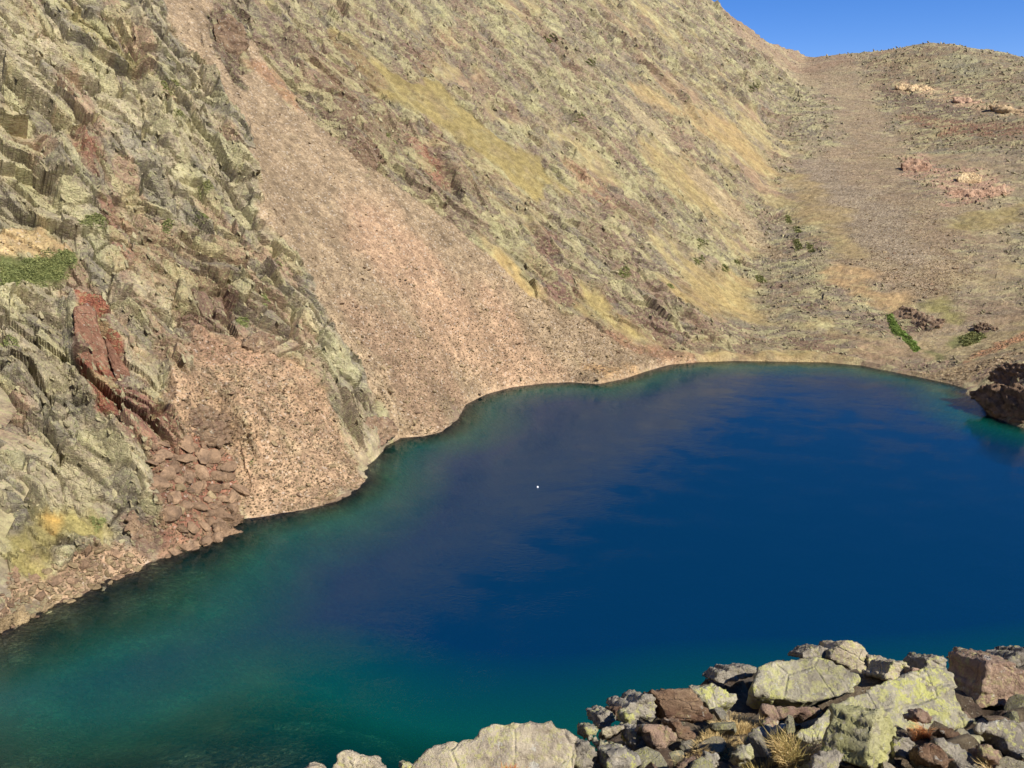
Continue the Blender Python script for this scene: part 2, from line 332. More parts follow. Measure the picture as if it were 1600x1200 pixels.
STEPS = [  # broken ledges and ribs in the crag: (line, width px, height m); the fall is sharp on the far (right) side
 ([(205, -10), (222, 60), (228, 120), (250, 190), (262, 250)], 45, 3.2), ([(150, 30), (180, 60), (185, 90)], 30, 1.6), ([(60, 200), (85, 250), (92, 320)], 55, 4.),
 ([(318, 80), (343, 170), (372, 250), (390, 325)], 50, 2.2), ([(120, 190), (130, 230), (128, 270)], 30, 2.), ([(100, 460), (112, 520), (124, 600), (150, 640)], 35, 2.8),
 ([(150, 480), (170, 520), (190, 560), (195, 600)], 30, 2.2), ([(185, 440), (200, 480), (205, 510)], 40, 2.8), ([(255, 540), (262, 580), (262, 640), (268, 680)], 40, 2.6),
 ([(125, 600), (150, 650), (175, 710), (200, 760), (250, 830), (258, 862)], 60, 3.2), ([(0, 540), (25, 580), (36, 640)], 40, 3.), ([(0, 740), (25, 790), (40, 810)], 40, 2.),
 ([(280, 440), (300, 500), (320, 520)], 30, 1.6), ([(610, 645), (622, 676), (606, 694)], 30, 2.2), ([(340, 640), (372, 660), (378, 685)], 40, 2.4),
 ([(520, 190), (560, 240), (575, 260)], 40, 2), ([(620, 160), (650, 200), (640, 205)], 24, 1.6), ([(660, 210), (700, 260), (720, 300)], 40, 2.5),
 ([(1000, 90), (1060, 150), (1100, 200)], 30, 3), ([(800, 300), (850, 380), (880, 410)], 30, 2.4),
 ([(850, 150), (900, 190), (960, 250)], 30, 2.5), ([(1000, 420), (1080, 500), (1150, 545)], 35, 2.5), ([(420, 0), (450, 60), (470, 120)], 25, 1.8)]
STW = [(wpoly(p)[0], wpoly(p)[1], wd, h * (1.2 if p[0][0] < 420 else .8)) for p, wd, h in STEPS]

def ground(x, y, fine=True):
    z, d = base(x, y)
    e = .6
    if not fine: return np.stack([x, y, z], -1), z, d
    zx = (base(x + e, y)[0] - z) / e; zy = (base(x, y + e)[0] - z) / e
    g = np.hypot(zx, zy); lim = np.minimum(1, 1.6 / np.maximum(g, 1e-6)); zx *= lim; zy *= lim
    nrm = np.stack([-zx, -zy, np.ones_like(z)], -1); nrm /= np.linalg.norm(nrm, axis=-1, keepdims=True)
    col, rock, scree, grass = colour_and_kind(x, y, z, d)
    a, b = gcoord(x, y, z)
    wx = a + 3 * fbm(a / 12, b / 12, 2, 5); wy = b + 3 * fbm(a / 12 + 9, b / 12, 2, 6)
    crag = sstep(-2, 3, sdist(x, y, _rib)) * (y < 330) * sstep(1, 9, d)
    r_ = np.hypot(x, y)
    sk = .35 * a + b                                   # strata lean against the fall line
    c1, k1, i1 = cells((wx) / 13, (wy + .25 * wx) / 4.6, 300)
    c2, k2, i2 = cells((wx) / 5.2, (wy + .3 * wx) / 2.1, 320)
    c3, k3, i3 = cells(wx / 1.3, (wy + .3 * wx) / .85, 340)
    b_ = (1 + .20 * (i1 - .5) + .30 * (i2 - .5))[..., None]; col = col * (1 + rock[..., None] * (b_ - 1))
    gl_ = rock * (i2 > .80) * .45; col = col + (C(206, 200, 146) * K - col) * gl_[..., None]; gl_ = rock * (i2 < .16) * .5; col = col + (C(140, 132, 118) * K - col) * gl_[..., None]
    D = rock * (1.9 * c1 + (1.05 - .25 * crag) * c2 + (.3 - .2 * crag) * c3 - .35 * sstep(.12, 0, k2) - .18 * sstep(.14, 0, k3)) * (.6 + .6 * crag)
    D -= crag * rock * (2.4 * sstep(.10, .01, k1) * sstep(-.1, .2, noise2(a / 6, b / 4, 371)) + 1.5 * sstep(.10, 0, k2) * sstep(-.1, .3, noise2(a / 4, b / 3, 373)))
    D += rock * (.34 - .16 * crag) * ridged(wx / 5.5 + .2 * wy, wy / 1.8, 3, 375)
    D += rock * (1.5 * fbm(a / 30, b / 10, 3, 360) * (1 - crag) + crag * 1.8 * fbm(a / 26, b / 9, 3, 365))
    c4, k4, i4 = cells(wx / 30, (wy + .2 * wx) / 11, 380)
    c5, k5, i5 = cells(wx / 12, (wy + .25 * wx) / 5, 390)
    bw = sstep(-2, 10, bowl(x, y) - Mpl(x, y)); D *= 1 - .6 * bw
    D += (1 - .75 * bw) * (1 - crag) * rock * sstep(250, 420, r_) * (3.4 * c4 + 2.4 * c5) * .5 * sstep(-.25, .25, fbm(a / 25, b / 14, 3, 377))
    D += (.6 + grass) * .35 * fbm(a / 9, b / 5, 4, 400) + scree * (.10 * fbm(a / .9, b / .9, 2, 410) + .3 * fbm(a / 18, b / 3.2, 3, 415)) + .25 * grass * fbm(a / 1.6, b / 1.2, 2, 420)
    for P, t, wd, h in STW:
        ws_ = wd * t / 1200
        bb = (x > P[:, 0].min() - 2 * ws_) & (x < P[:, 0].max() + 2 * ws_) & (y > P[:, 1].min() - 2 * ws_) & (y < P[:, 1].max() + 2 * ws_)
        if not bb.any(): continue
        xx = x[bb]; yy = y[bb]
        jx = .9 * fbm(xx / 3, yy / 3, 3, 500); jy = .9 * fbm(xx / 3, yy / 3, 3, 510); xx = xx + jx; yy = yy + jy
        best = np.full(xx.shape, 1e9); sg = np.zeros(xx.shape); tt = np.zeros(xx.shape); n = len(P) - 1
        for k in range(n):
            A = P[k]; e2 = P[k + 1] - A; L = e2 @ e2
            q = np.clip(((xx - A[0]) * e2[0] + (yy - A[1]) * e2[1]) / L, 0, 1)
            ddx = xx - A[0] - q * e2[0]; ddy = yy - A[1] - q * e2[1]; dd = np.hypot(ddx, ddy); m = dd < best
            best = np.where(m, dd, best); sg = np.where(m, np.sign(e2[0] * ddy - e2[1] * ddx), sg); tt = np.where(m, (k + q) / n, tt)
        # sg<0 : right of the line walking down = camera/left ... raised side is the one nearer the camera
        side = sg * STS
        prof = np.where(side > 0, np.exp(-(best / ws_) ** 2), np.clip(1 - best / 1.5, 0, 1))
        D[bb] += h * prof * np.sqrt(np.clip(np.sin(np.clip(tt, .02, .98) * math.pi), 0, 1))
    D *= sstep(-.5, 3.5, d) * np.where(d > 0, 1, 0) * .92 + .08
    D += np.where(d < 0, .22 * cells(x / 1.6, y / 1.1, 430)[0] * sstep(0, -1, d), 0)
    D = np.where(d > 0, np.maximum(D, -.8 * np.maximum(z, 0) - .02), D)
    P = np.stack([x, y, z], -1) + nrm * D[..., None]
    return P, z, d, col, rock, scree, grass
STS = 1.0

def mesh_grid(name, P, keep, attrs=None):
    """P (n,m,3); keep (n-1,m-1) faces"""
    n, m = P.shape[:2]; idx = np.arange(n * m).reshape(n, m)
    q = np.stack([idx[:-1, :-1], idx[:-1, 1:], idx[1:, 1:], idx[1:, :-1]], -1)[keep]
    used = np.zeros(n * m, bool); used[q.ravel()] = True; rem = np.cumsum(used) - 1
    q = rem[q]; V = P.reshape(-1, 3)[used]
    me = bpy.data.meshes.new(name); me.vertices.add(len(V)); me.vertices.foreach_set('co', V.astype(np.float32).ravel())
    me.loops.add(q.size); me.loops.foreach_set('vertex_index', q.ravel().astype(np.int32))
    me.polygons.add(len(q)); me.polygons.foreach_set('loop_start', np.arange(0, q.size, 4, dtype=np.int32))
    me.update(calc_edges=True)
    me.polygons.foreach_set('use_smooth', np.ones(len(q), bool))
    for k, v in (attrs or {}).items():
        v = v.reshape(n * m, -1)[used]
        if v.shape[1] == 3:
            at = me.attributes.new(k, 'FLOAT_COLOR', 'POINT'); at.data.foreach_set('color', np.c_[v, np.ones(len(v))].astype(np.float32).ravel())
        else:
            at = me.attributes.new(k, 'FLOAT', 'POINT'); at.data.foreach_set('value', v.astype(np.float32).ravel())
    return me
def link(name, me, mat=None, parent=None, **props):
    o = bpy.data.objects.new(name, me); COL.objects.link(o)
    if mat is not None: me.materials.clear(); me.materials.append(mat)
    if parent: o.parent = parent
    for k, v in props.items(): o[k] = v
    return o

# ------------------------------------------------------------------ materials
class NT:
    def __init__(s, name):
        s.m = bpy.data.materials.new(name); s.m.use_nodes = True; s.t = s.m.node_tree; s.n = s.t.nodes; s.n.clear()
        s.out = s.n.new('ShaderNodeOutputMaterial')
    def new(s, typ, **kw):
        n = s.n.new(typ)
        for k, v in kw.items():
            if k.startswith('i_'):
                key = k[2:]; key = int(key) if key.isdigit() else key.replace('_', ' ')
                if isinstance(v, bpy.types.NodeSocket): s.t.links.new(v, n.inputs[key])
                else: n.inputs[key].default_value = v
            else: setattr(n, k, v)
        return n
    def math(s, op, a, b=None, c=None):
        n = s.n.new('ShaderNodeMath'); n.operation = op
        for k, v in enumerate((a, b, c)):
            if v is None: continue
            if isinstance(v, bpy.types.NodeSocket): s.t.links.new(v, n.inputs[k])
            else: n.inputs[k].default_value = v
        return n.outputs[0]
    def mr(s, v, a, b, c=0, d=1):
        n = s.n.new('ShaderNodeMapRange'); s.t.links.new(v, n.inputs[0])
        for k, q in enumerate((a, b, c, d)): n.inputs[k + 1].default_value = q
        return n.outputs[0]
    def mix(s, f, a, b, bt='MIX'):
        n = s.n.new('ShaderNodeMix'); n.data_type = 'RGBA'; n.blend_type = bt; n.clamp_factor = True
        for k, v in ((0, f), (6, a), (7, b)):
            if isinstance(v, bpy.types.NodeSocket): s.t.links.new(v, n.inputs[k])
            else: n.inputs[k].default_value = v if k == 0 else tuple(v) + (1,) if len(v) == 3 else v
        return n.outputs[2]
    def noise(s, vec, sc, det=6, rough=.6, w=0):
        n = s.new('ShaderNodeTexNoise', i_Vector=vec, i_Scale=sc, i_Detail=det, i_Roughness=rough); return n.outputs['Fac']
    def voro(s, vec, sc, feat='F1'):
        n = s.new('ShaderNodeTexVoronoi', feature=feat, i_Vector=vec, i_Scale=sc); return n

def terrain_material():
    t = NT('mountain_ground'); pos = t.new('ShaderNodeNewGeometry').outputs['Position']
    att = lambda k: t.new('ShaderNodeAttribute', attribute_name=k)
    col = att('Col').outputs['Color']; rock = att('rock').outputs['Fac']; scree = att('scree').outputs['Fac']; grass = att('grass').outputs['Fac']
    mp = t.new('ShaderNodeMapping', i_Vector=pos); mp.inputs['Rotation'].default_value = (R(20), R(-25), R(37)); mp.inputs['Scale'].default_value = (1, 2.3, 1.5)
    st = mp.outputs[0]
    n1 = t.noise(pos, .55, 8, .68); n2 = t.noise(st, .9, 8, .72); n3 = t.noise(pos, 3.2, 5, .7)
    c = t.mix(1, col, t.mix(t.mr(n1, .3, .7), (.62, .60, .60), (1.4, 1.4, 1.38)), 'MULTIPLY')
    # rock: lichen bloom and dark weathering
    lich = t.math('MULTIPLY', t.mr(n2, .5, .62), rock); c = t.mix(t.math('MULTIPLY', lich, .6), c, tuple(C(196, 194, 140) * K))
    dk = t.math('MULTIPLY', t.mr(n2, .46, .36), rock); c = t.mix(t.math('MULTIPLY', dk, .5), c, tuple(C(112, 104, 92) * K))
    # scree: every stone its own tint
    v1 = t.voro(st, 1.35); v2 = t.voro(pos, 3.0)
    sc1 = t.new('ShaderNodeSeparateColor', i_Color=v1.outputs['Color']).outputs; sc2 = t.new('ShaderNodeSeparateColor', i_Color=v2.outputs['Color']).outputs
    tint = t.mix(1, t.mix(sc1[0], (.80, .77, .76), (1.2, 1.18, 1.17)), t.mix(sc2[1], (.78, .77, .77), (1.22, 1.22, 1.2)), 'MULTIPLY')
    c = t.mix(t.math('MULTIPLY', scree, .85), c, t.mix(1, c, tint, 'MULTIPLY'))
    pale = t.math('MULTIPLY', t.mr(sc2[2], .93, .96), scree); c = t.mix(t.math('MULTIPLY', pale, .4), c, (.5, .44, .36))
    # grass: tufts
    gv = t.mix(t.mr(n3, .35, .65), (.66, .68, .55), (1.3, 1.3, 1.2)); c = t.mix(grass, c, t.mix(1, c, gv, 'MULTIPLY'))
    speck = t.mr(t.noise(pos, 1.7, 4, .8), .60, .66); c = t.mix(t.math('MULTIPLY', speck, .35), c, t.mix(1, c, (.45, .43, .42), 'MULTIPLY'))
    hgt = t.math('ADD', t.math('MULTIPLY', n2, t.math('ADD', t.math('MULTIPLY', rock, 1.1), .3)), t.math('MULTIPLY', t.math('ADD', v1.outputs['Distance'], t.math('MULTIPLY', v2.outputs['Distance'], .5)), t.math('MULTIPLY', scree, .26)))
    vr = t.voro(st, .75, 'DISTANCE_TO_EDGE').outputs['Distance']
    hgt = t.math('ADD', hgt, t.math('MULTIPLY', t.mr(vr, 0, .08), t.math('MULTIPLY', rock, .22)))
    hgt = t.math('ADD', hgt, t.math('MULTIPLY', n3, .25))
    bmp = t.new('ShaderNodeBump', i_Height=hgt, i_Distance=.9, i_Strength=.75)
    b = t.new('ShaderNodeBsdfPrincipled', i_Base_Color=c, i_Roughness=.92, i_Normal=bmp.outputs[0]); b.inputs['Specular IOR Level'].default_value = .2
    t.t.links.new(b.outputs[0], t.out.inputs[0]); return t.m

def rock_material(name, base1, base2, lichen=None, lich_amt=.5, scale=1., strata=0., pale=None, contrast=1.):
    t = NT(name); tc = t.new('ShaderNodeTexCoord').outputs['Object']; oi = t.new('ShaderNodeObjectInfo')
    off = t.new('ShaderNodeVectorMath', operation='ADD'); t.t.links.new(tc, off.inputs[0])
    rv = t.new('ShaderNodeCombineXYZ', i_0=t.math('MULTIPLY', oi.outputs['Random'], 37), i_1=t.math('MULTIPLY', oi.outputs['Random'], 91)); t.t.links.new(rv.outputs[0], off.inputs[1])
    v = off.outputs[0]
    mp = t.new('ShaderNodeMapping', i_Vector=v); mp.inputs['Rotation'].default_value = (.5, .3, .2); mp.inputs['Scale'].default_value = (1, 1 + 3.5 * strata, 1)
    v2 = mp.outputs[0]
    n1 = t.noise(v2, 2.4 * scale, 9, .68); n2 = t.noise(v, 9 * scale, 8, .72); n3 = t.noise(v, 38 * scale, 5, .75)
    c = t.mix(t.mr(n1, .36, .64), base1, base2)
    c = t.mix(1, c, t.mix(oi.outputs['Random'], (.80, .78, .77), (1.2, 1.2, 1.2)), 'MULTIPLY')
    c = t.mix(t.mr(n2, .56, .70), c, t.mix(1, c, (1.5, 1.48, 1.42), 'MULTIPLY'))
    c = t.mix(t.mr(n2, .44, .30), c, t.mix(1, c, (.45, .42, .40), 'MULTIPLY'))
    c = t.mix(t.mr(n3, .58, .72), c, t.mix(1, c, (.5, .48, .47), 'MULTIPLY'))
    c = t.mix(t.math('MULTIPLY', t.mr(n3, .42, .32), .7), c, t.mix(1, c, (1.4, 1.4, 1.35), 'MULTIPLY'))
    if lichen is not None:
        ln = t.noise(v, 13 * scale, 9, .8); lm = t.mr(ln, .60 - .14 * lich_amt, .64 - .14 * lich_amt)
        big = t.mr(t.noise(v, 1.3 * scale, 3, .5), .38, .62); lm = t.math('MULTIPLY', lm, t.math('ADD', t.math('MULTIPLY', big, .75), .25))
        lc = t.mix(n3, tuple(x * .8 for x in lichen), tuple(min(.9, x * 1.2) for x in lichen)); c = t.mix(t.math('MULTIPLY', lm, .9), c, lc)
        wl = t.mr(t.noise(v, 11 * scale, 6, .7), .60, .65); c = t.mix(t.math('MULTIPLY', wl, .55), c, (.55, .54, .46))
    crk = t.voro(v2, 2.2 * scale, 'DISTANCE_TO_EDGE').outputs['Distance']
    hgt = t.math('ADD', t.math('MULTIPLY', n1, 1.0), t.math('ADD', t.math('MULTIPLY', n2, .45), t.math('MULTIPLY', n3, .16)))
    hgt = t.math('ADD', hgt, t.math('MULTIPLY', t.mr(crk, 0, .035), .16))
    bmp = t.new('ShaderNodeBump', i_Height=hgt, i_Distance=.16 / scale, i_Strength=.85)
    b = t.new('ShaderNodeBsdfPrincipled', i_Base_Color=c, i_Roughness=.88, i_Normal=bmp.outputs[0]); b.inputs['Specular IOR Level'].default_value = .25
    t.t.links.new(b.outputs[0], t.out.inputs[0]); return t.m

def tup(c): return tuple(float(q) for q in c)
LIME = tup(C(210, 208, 122) * .8)
MAT = dict(
 ground=terrain_material(),
 lichen=rock_material('lichen_rock', tup(C(158, 150, 130) * .7), tup(C(204, 196, 168) * .74), LIME, .75, 1.),
 vivid=rock_material('vivid_lichen_rock', tup(C(158, 150, 130) * .7), tup(C(204, 196, 168) * .74), LIME, 1.25, 1.),
 grey=rock_material('grey_rock', tup(C(150, 142, 128) * .7), tup(C(200, 190, 170) * .74), LIME, .45, 1.),
 pale=rock_material('pale_rock', tup(C(170, 156, 136) * .7), tup(C(222, 208, 178) * .75), tup(C(212, 208, 130) * .75), .6, 1.3),
 brown=rock_material('brown_rock', tup(C(128, 96, 74) * .6), tup(C(176, 148, 118) * .68), tup(C(190, 170, 120) * .6), .2, 1.1, .9),
 red=rock_material('red_rock', tup(C(146, 118, 100) * .66), tup(C(192, 164, 140) * .7), tup(C(206, 200, 130) * .74), .5, 1.),
 far_pink=rock_material('pink_boulder', tup(C(140, 121, 90) * .7), tup(C(186, 164, 126) * .72), None, 0, .35),
 far_red=rock_material('red_boulder', tup(C(118, 97, 78) * .68), tup(C(172, 142, 112) * .72), None, 0, .3),
 far_slab=rock_material('red_cliff', tup(C(136, 94, 74) * .68), tup(C(182, 138, 112) * .7), tup(C(176, 168, 130) * .7), .4, .16, .8),
 far_purple=rock_material('purple_cliff', tup(C(132, 106, 88) * .7), tup(C(172, 146, 116) * .72), tup(C(190, 180, 140) * .7), .2, .14, .6),
 far_grey=rock_material('grey_cliff', tup(C(142, 138, 116) * .7), tup(C(182, 176, 138) * .74), tup(C(200, 198, 130) * .7), .35, .13, .6),
 slope_rock=rock_material('slope_rock', tup(C(160, 148, 118) * .7), tup(C(196, 186, 144) * .74), None, 0, .3),
 far_cream=rock_material('cream_outcrop', tup(C(205, 170, 126) * .78), tup(C(232, 206, 160) * .82), None, 0, .08),
 far_orange=rock_material('orange_outcrop', tup(C(190, 150, 122) * .75), tup(C(218, 182, 150) * .8), None, 0, .08, .4),
)

# ------------------------------------------------------------------ the mountain: dense ground facing the viewpoint
AZ0, AZ1 = R(-37.5), R(37.5)
na, nr = 1120, 1160
az_ = np.linspace(AZ0, AZ1, na)
u_ = np.linspace(0, 1, nr * 4); rr = np.geomspace(52, 1000, nr * 4)
wt = np.where((rr > 80) & (rr < 240), 1.7, 1.0) * np.where(rr > 520, .8, 1) * np.where(rr > 720, .5, 1)
cw = np.cumsum(wt); cw = (cw - cw[0]) / (cw[-1] - cw[0]); rad = np.interp(np.linspace(0, 1, nr), cw, rr)
AA, RR = np.meshgrid(az_, rad)
X0 = RR * np.sin(AA); Y0 = RR * np.cos(AA)
zb, db = base(X0, Y0)
need = (db > -16) & ((Y0 > 64) | (db < 6) )
need = need & (sdist(X0, Y0, BEHIND) < 25)
dil = need.copy(); dil[1:] |= need[:-1]; dil[:-1] |= need[1:]; dil[:, 1:] |= need[:, :-1]; dil[:, :-1] |= need[:, 1:]
P = np.stack([X0, Y0, zb], -1); col = np.zeros(P.shape); rk = np.zeros(zb.shape); scr = rk.copy(); grs = rk.copy()
Pf, _, _, cf, rf, sf, gf = ground(X0[dil], Y0[dil])
P[dil] = Pf; col[dil] = cf; rk[dil] = rf; scr[dil] = sf; grs[dil] = gf
keep = need[:-1, :-1] & need[1:, :-1] & need[:-1, 1:] & need[1:, 1:]
me = mesh_grid('mountain_slopes', P, keep, dict(Col=col, rock=rk, scree=scr, grass=grs))
TERR = link('mountain_slopes', me, MAT['ground'], kind='structure')
me.polygons.foreach_set('use_smooth', np.zeros(len(me.polygons), bool))
print('terrain tris', len(me.polygons) * 2)
# height lookup used to seat boulders, stones and shrubs on the displaced ground (bilinear in the survey grid)
def seat(x, y):
    x = np.asarray(x, float); y = np.asarray(y, float)
    # displaced points drift sideways a little: correct once
    a = np.arctan2(x, y); r = np.hypot(x, y)
    fi = np.interp(a, az_, np.arange(na)); fj = np.interp(r, rad, np.arange(nr))
    i = np.clip(fi.astype(int), 0, na - 2); j = np.clip(fj.astype(int), 0, nr - 2)
    q = P[j, i]
    return P[j, i], np.cross(P[np.minimum(j + 3, nr - 1), i] - P[np.maximum(j - 3, 0), i], P[j, np.minimum(i + 3, na - 1)] - P[j, np.maximum(i - 3, 0)])

# coarse country around: lake floor, near slope under the viewpoint, sides
gx = np.arange(-420, 720, 6.); gy = np.arange(-260, 1100, 6.); GX, GY = np.meshgrid(gx, gy)
zc, dc = base(GX, GY)
inA = (np.abs(np.arctan2(GX, GY)) < R(36.5)) & (np.hypot(GX, GY) > 60) & (np.hypot(GX, GY) < 990) & (dc > -13) & (GY > 68) & (sdist(GX, GY, BEHIND) < 20)
fg = (GX > -9) & (GX < 15) & (GY > -7) & (GY < 19)
kp = ~(inA[:-1, :-1] & inA[1:, :-1] & inA[:-1, 1:] & inA[1:, 1:]); kp &= ~(fg[:-1, :-1] & fg[1:, 1:] & fg[:-1, 1:] & fg[1:, :-1])
cc, r1, s1, g1 = colour_and_kind(GX.ravel(), GY.ravel(), zc.ravel(), dc.ravel())
nz = 2.0 * fbm(GX / 40, GY / 25, 4, 801) * sstep(8, 60, dc)
me = mesh_grid('surrounding_ground', np.stack([GX, GY, zc + nz - .35], -1), kp, dict(Col=cc.reshape(GX.shape + (3,)), rock=r1.reshape(GX.shape), scree=s1.reshape(GX.shape), grass=g1.reshape(GX.shape)))
link('surrounding_ground', me, MAT['ground'], kind='structure')

# ------------------------------------------------------------------ lake
wx = np.linspace(-90, 135, 226); wy = np.linspace(40, 205, 331); WX, WY = np.meshgrid(wx, wy)
bz, bd = base(WX, WY); depth = np.maximum(-bz, 0)
near_w = bd < 2.5
kp = near_w[:-1, :-1] | near_w[1:, 1:] | near_w[:-1, 1:] | near_w[1:, :-1]
me = mesh_grid('lake_water', np.stack([WX, WY, 0 * WX], -1), kp, dict(depth=depth))
t = NT('lake_water'); pos = t.new('ShaderNodeNewGeometry').outputs['Position']
dep = t.new('ShaderNodeAttribute', attribute_name='depth').outputs['Fac']
def ex(k): return t.math('EXPONENT', t.math('MULTIPLY', dep, -k))
T = t.new('ShaderNodeCombineColor', i_0=ex(.30), i_1=ex(.09), i_2=ex(.12)).outputs[0]
deepm = t.mr(dep, 2.5, 17); deepm = t.math('POWER', deepm, .8)
sc_ = t.mix(deepm, (.001, .052, .036), (.0003, .021, .060))
sc_ = t.mix(t.mr(dep, 0, 4.5), (.0, .0, .0), sc_)
rp = t.new('ShaderNodeMapping', i_Vector=pos); rp.inputs['Scale'].default_value = (1, 1.5, 1); rp.inputs['Rotation'].default_value = (0, 0, R(25))
w1 = t.noise(rp.outputs[0], 1.6, 5, .6); w2 = t.noise(rp.outputs[0], .12, 3, .5)
bmp = t.new('ShaderNodeBump', i_Height=t.math('MULTIPLY', w1, t.mr(w2, .38, .62, .12, 1.2)), i_Distance=.034, i_Strength=.8)
fr = t.new('ShaderNodeFresnel', i_IOR=1.42, i_Normal=bmp.outputs[0]).outputs[0]
tr = t.new('ShaderNodeBsdfTransparent', i_Color=T); df = t.new('ShaderNodeBsdfDiffuse', i_Color=sc_)
ad = t.new('ShaderNodeAddShader'); t.t.links.new(tr.outputs[0], ad.inputs[0]); t.t.links.new(df.outputs[0], ad.inputs[1])
gl = t.new('ShaderNodeBsdfGlossy', i_Roughness=.085, i_Normal=bmp.outputs[0])
mx = t.new('ShaderNodeMixShader', i_0=fr); t.t.links.new(ad.outputs[0], mx.inputs[1]); t.t.links.new(gl.outputs[0], mx.inputs[2])
t.t.links.new(mx.outputs[0], t.out.inputs[0])
link('lake_water', me, t.m, kind='structure')

# ------------------------------------------------------------------ rock shapes
def ico(sub):
    bm = bmesh.new(); bmesh.ops.create_icosphere(bm, subdivisions=sub, radius=1)
    bm.verts.ensure_lookup_table(); V = np.array([v.co[:] for v in bm.verts]); F = [[v.index for v in f.verts] for f in bm.faces]; bm.free(); return V, F
ICO = {k: ico(k) for k in (1, 2, 3, 4)}
def stone_mesh(name, seed, dims, sub=2, cuts=9, rough=.05, mat=None):
    r = np.random.default_rng(seed); V, F = ICO[sub]; V = V.copy() * 1.25
    nn = r.normal(size=(cuts, 3)); nn /= np.linalg.norm(nn, axis=1, keepdims=True); nn = np.vstack([nn, [(0, 0, 1), (0, 0, -1)]])
    for k, n in enumerate(nn):
        o = r.uniform(.55, .9); e = V @ n - o; V -= np.maximum(e, 0)[:, None] * n
    if rough: V += V / (np.linalg.norm(V, axis=1, keepdims=True) + 1e-6) * (noise3(V * 2.5 + seed, seed) * rough + noise3(V * 6 + seed, seed) * rough * .5)[:, None]
    V *= np.array(dims)
    me = bpy.data.meshes.new(name); me.from_pydata(V.tolist(), [], F); me.update()
    if mat: me.materials.append(mat)
    return me

def traced_rock(name, outline, nrm, thick, mat, t=None, voxel=None, amp=None, taper=.86, lift=0, ground_fn=None, label=None, cat='boulder', group=None, push=None):
    """a block whose visible face has the surveyed outline; it gets its own distance, thickness and rounded broken edges"""
    us = np.array([p[0] for p in outline], float); vs = np.array([p[1] for p in outline], float)
    X, Y, Z = ray(us, vs); D = np.stack([X, Y, Z], -1)
    c = D.mean(0); n = np.array(nrm, float); n /= np.linalg.norm(n)
    P0 = np.array([0, 0, H]) + c * t
    k = ((P0 - (0, 0, H)) @ n) / (D @ n); Q = np.array([0, 0, H]) + D * k[:, None]
    cen = Q.mean(0); sz = max(np.ptp(Q[:, 0]), np.ptp(Q[:, 1]), np.ptp(Q[:, 2]))
    bm = bmesh.new(); m_ = len(Q); back = n * -thick
    if push is not None: back = np.array(push, float)
    f = [bm.verts.new(q - cen) for q in Q]; g = [bm.verts.new((q - cen) * taper + back + rng.normal(size=3) * .03 * sz) for q in Q]
    bm.faces.new(f); bm.faces.new(g[::-1])
    for i in range(m_): bm.faces.new([f[i], g[i], g[(i + 1) % m_], f[(i + 1) % m_]])
    bmesh.ops.recalc_face_normals(bm, faces=bm.faces)
    me = bpy.data.meshes.new('tmp'); bm.to_mesh(me); bm.free()
    o = bpy.data.objects.new('tmp', me); COL.objects.link(o)
    md = o.modifiers.new('r', 'REMESH'); md.mode = 'VOXEL'; md.voxel_size = voxel or sz / 34
    dg = bpy.context.evaluated_depsgraph_get(); me2 = bpy.data.meshes.new_from_object(o.evaluated_get(dg)); bpy.data.objects.remove(o, do_unlink=True)
    nv = len(me2.vertices); co = np.zeros(nv * 3); me2.vertices.foreach_get('co', co); co = co.reshape(-1, 3)
    no = np.zeros(nv * 3); me2.vertex_normals.foreach_get('vector', no); no = no.reshape(-1, 3)
    a = sz * .02 if amp is None else amp; s = 1 / sz; sd = int(abs(us.sum())) % 900
    tx = np.cross(n, (0, 0, 1.)); tx /= np.linalg.norm(tx); ty = np.cross(n, tx)
    cu = (co @ tx) * s * 5; cv = (co @ ty) * s * 5
    ch, ck, _ = cells(cu + .3 * noise2(cu, cv, 4), cv * 1.6, sd); ch2, ck2, _ = cells(cu * 2.7, cv * 3.3 + (co @ n) * s * 9, sd + 50)
    dsp = noise3(co * s * 4 + sd, sd) * a * 1.1 + noise3(co * s * 10 + sd, sd + 1) * a * .6 + noise3(co * s * 24 + sd, sd + 2) * a * .35 + ch * a * 1.5 + ch2 * a * .7 - a * .8 * (ck < .05)
    co = co + no * dsp[:, None]
    me2.vertices.foreach_set('co', co.ravel()); me2.update(); me2.polygons.foreach_set('use_smooth', np.ones(len(me2.polygons), bool))
    me2.name = name
    ob = link(name, me2, mat); ob.location = cen
    ob['label'] = label; ob['category'] = cat
    if group: ob['group'] = group
    return ob

def far_rock(name, outline, thick, mat, label, proud=.4, cat='outcrop', facing=.4, group=None, amp=None):
    us = np.mean([p[0] for p in outline]); vs = np.mean([p[1] for p in outline])
    pp, tt = cast([us], [vs]); tt = float(tt[0])
    q, nn = seat(pp[0, 0], pp[0, 1]); nn = np.array(nn); nn /= np.linalg.norm(nn) + 1e-9
    if nn[2] < 0: nn = -nn
    X, Y, Z = ray(us, vs); dr = np.array([X, Y, Z]); dl = np.linalg.norm(dr)
    n = nn * (1 - facing) + -dr / dl * facing
    sz_ = np.ptp([p[0] for p in outline]) * tt / 1200; amp = amp or max(sz_, 3) * (.04 if tt < 200 else .018); proud *= .6
    t_act = np.linalg.norm(q - np.array([0, 0, H])) / dl
    return traced_rock(name, outline, n, thick, mat, t=t_act - proud, label=label, cat=cat, group=group, amp=amp)

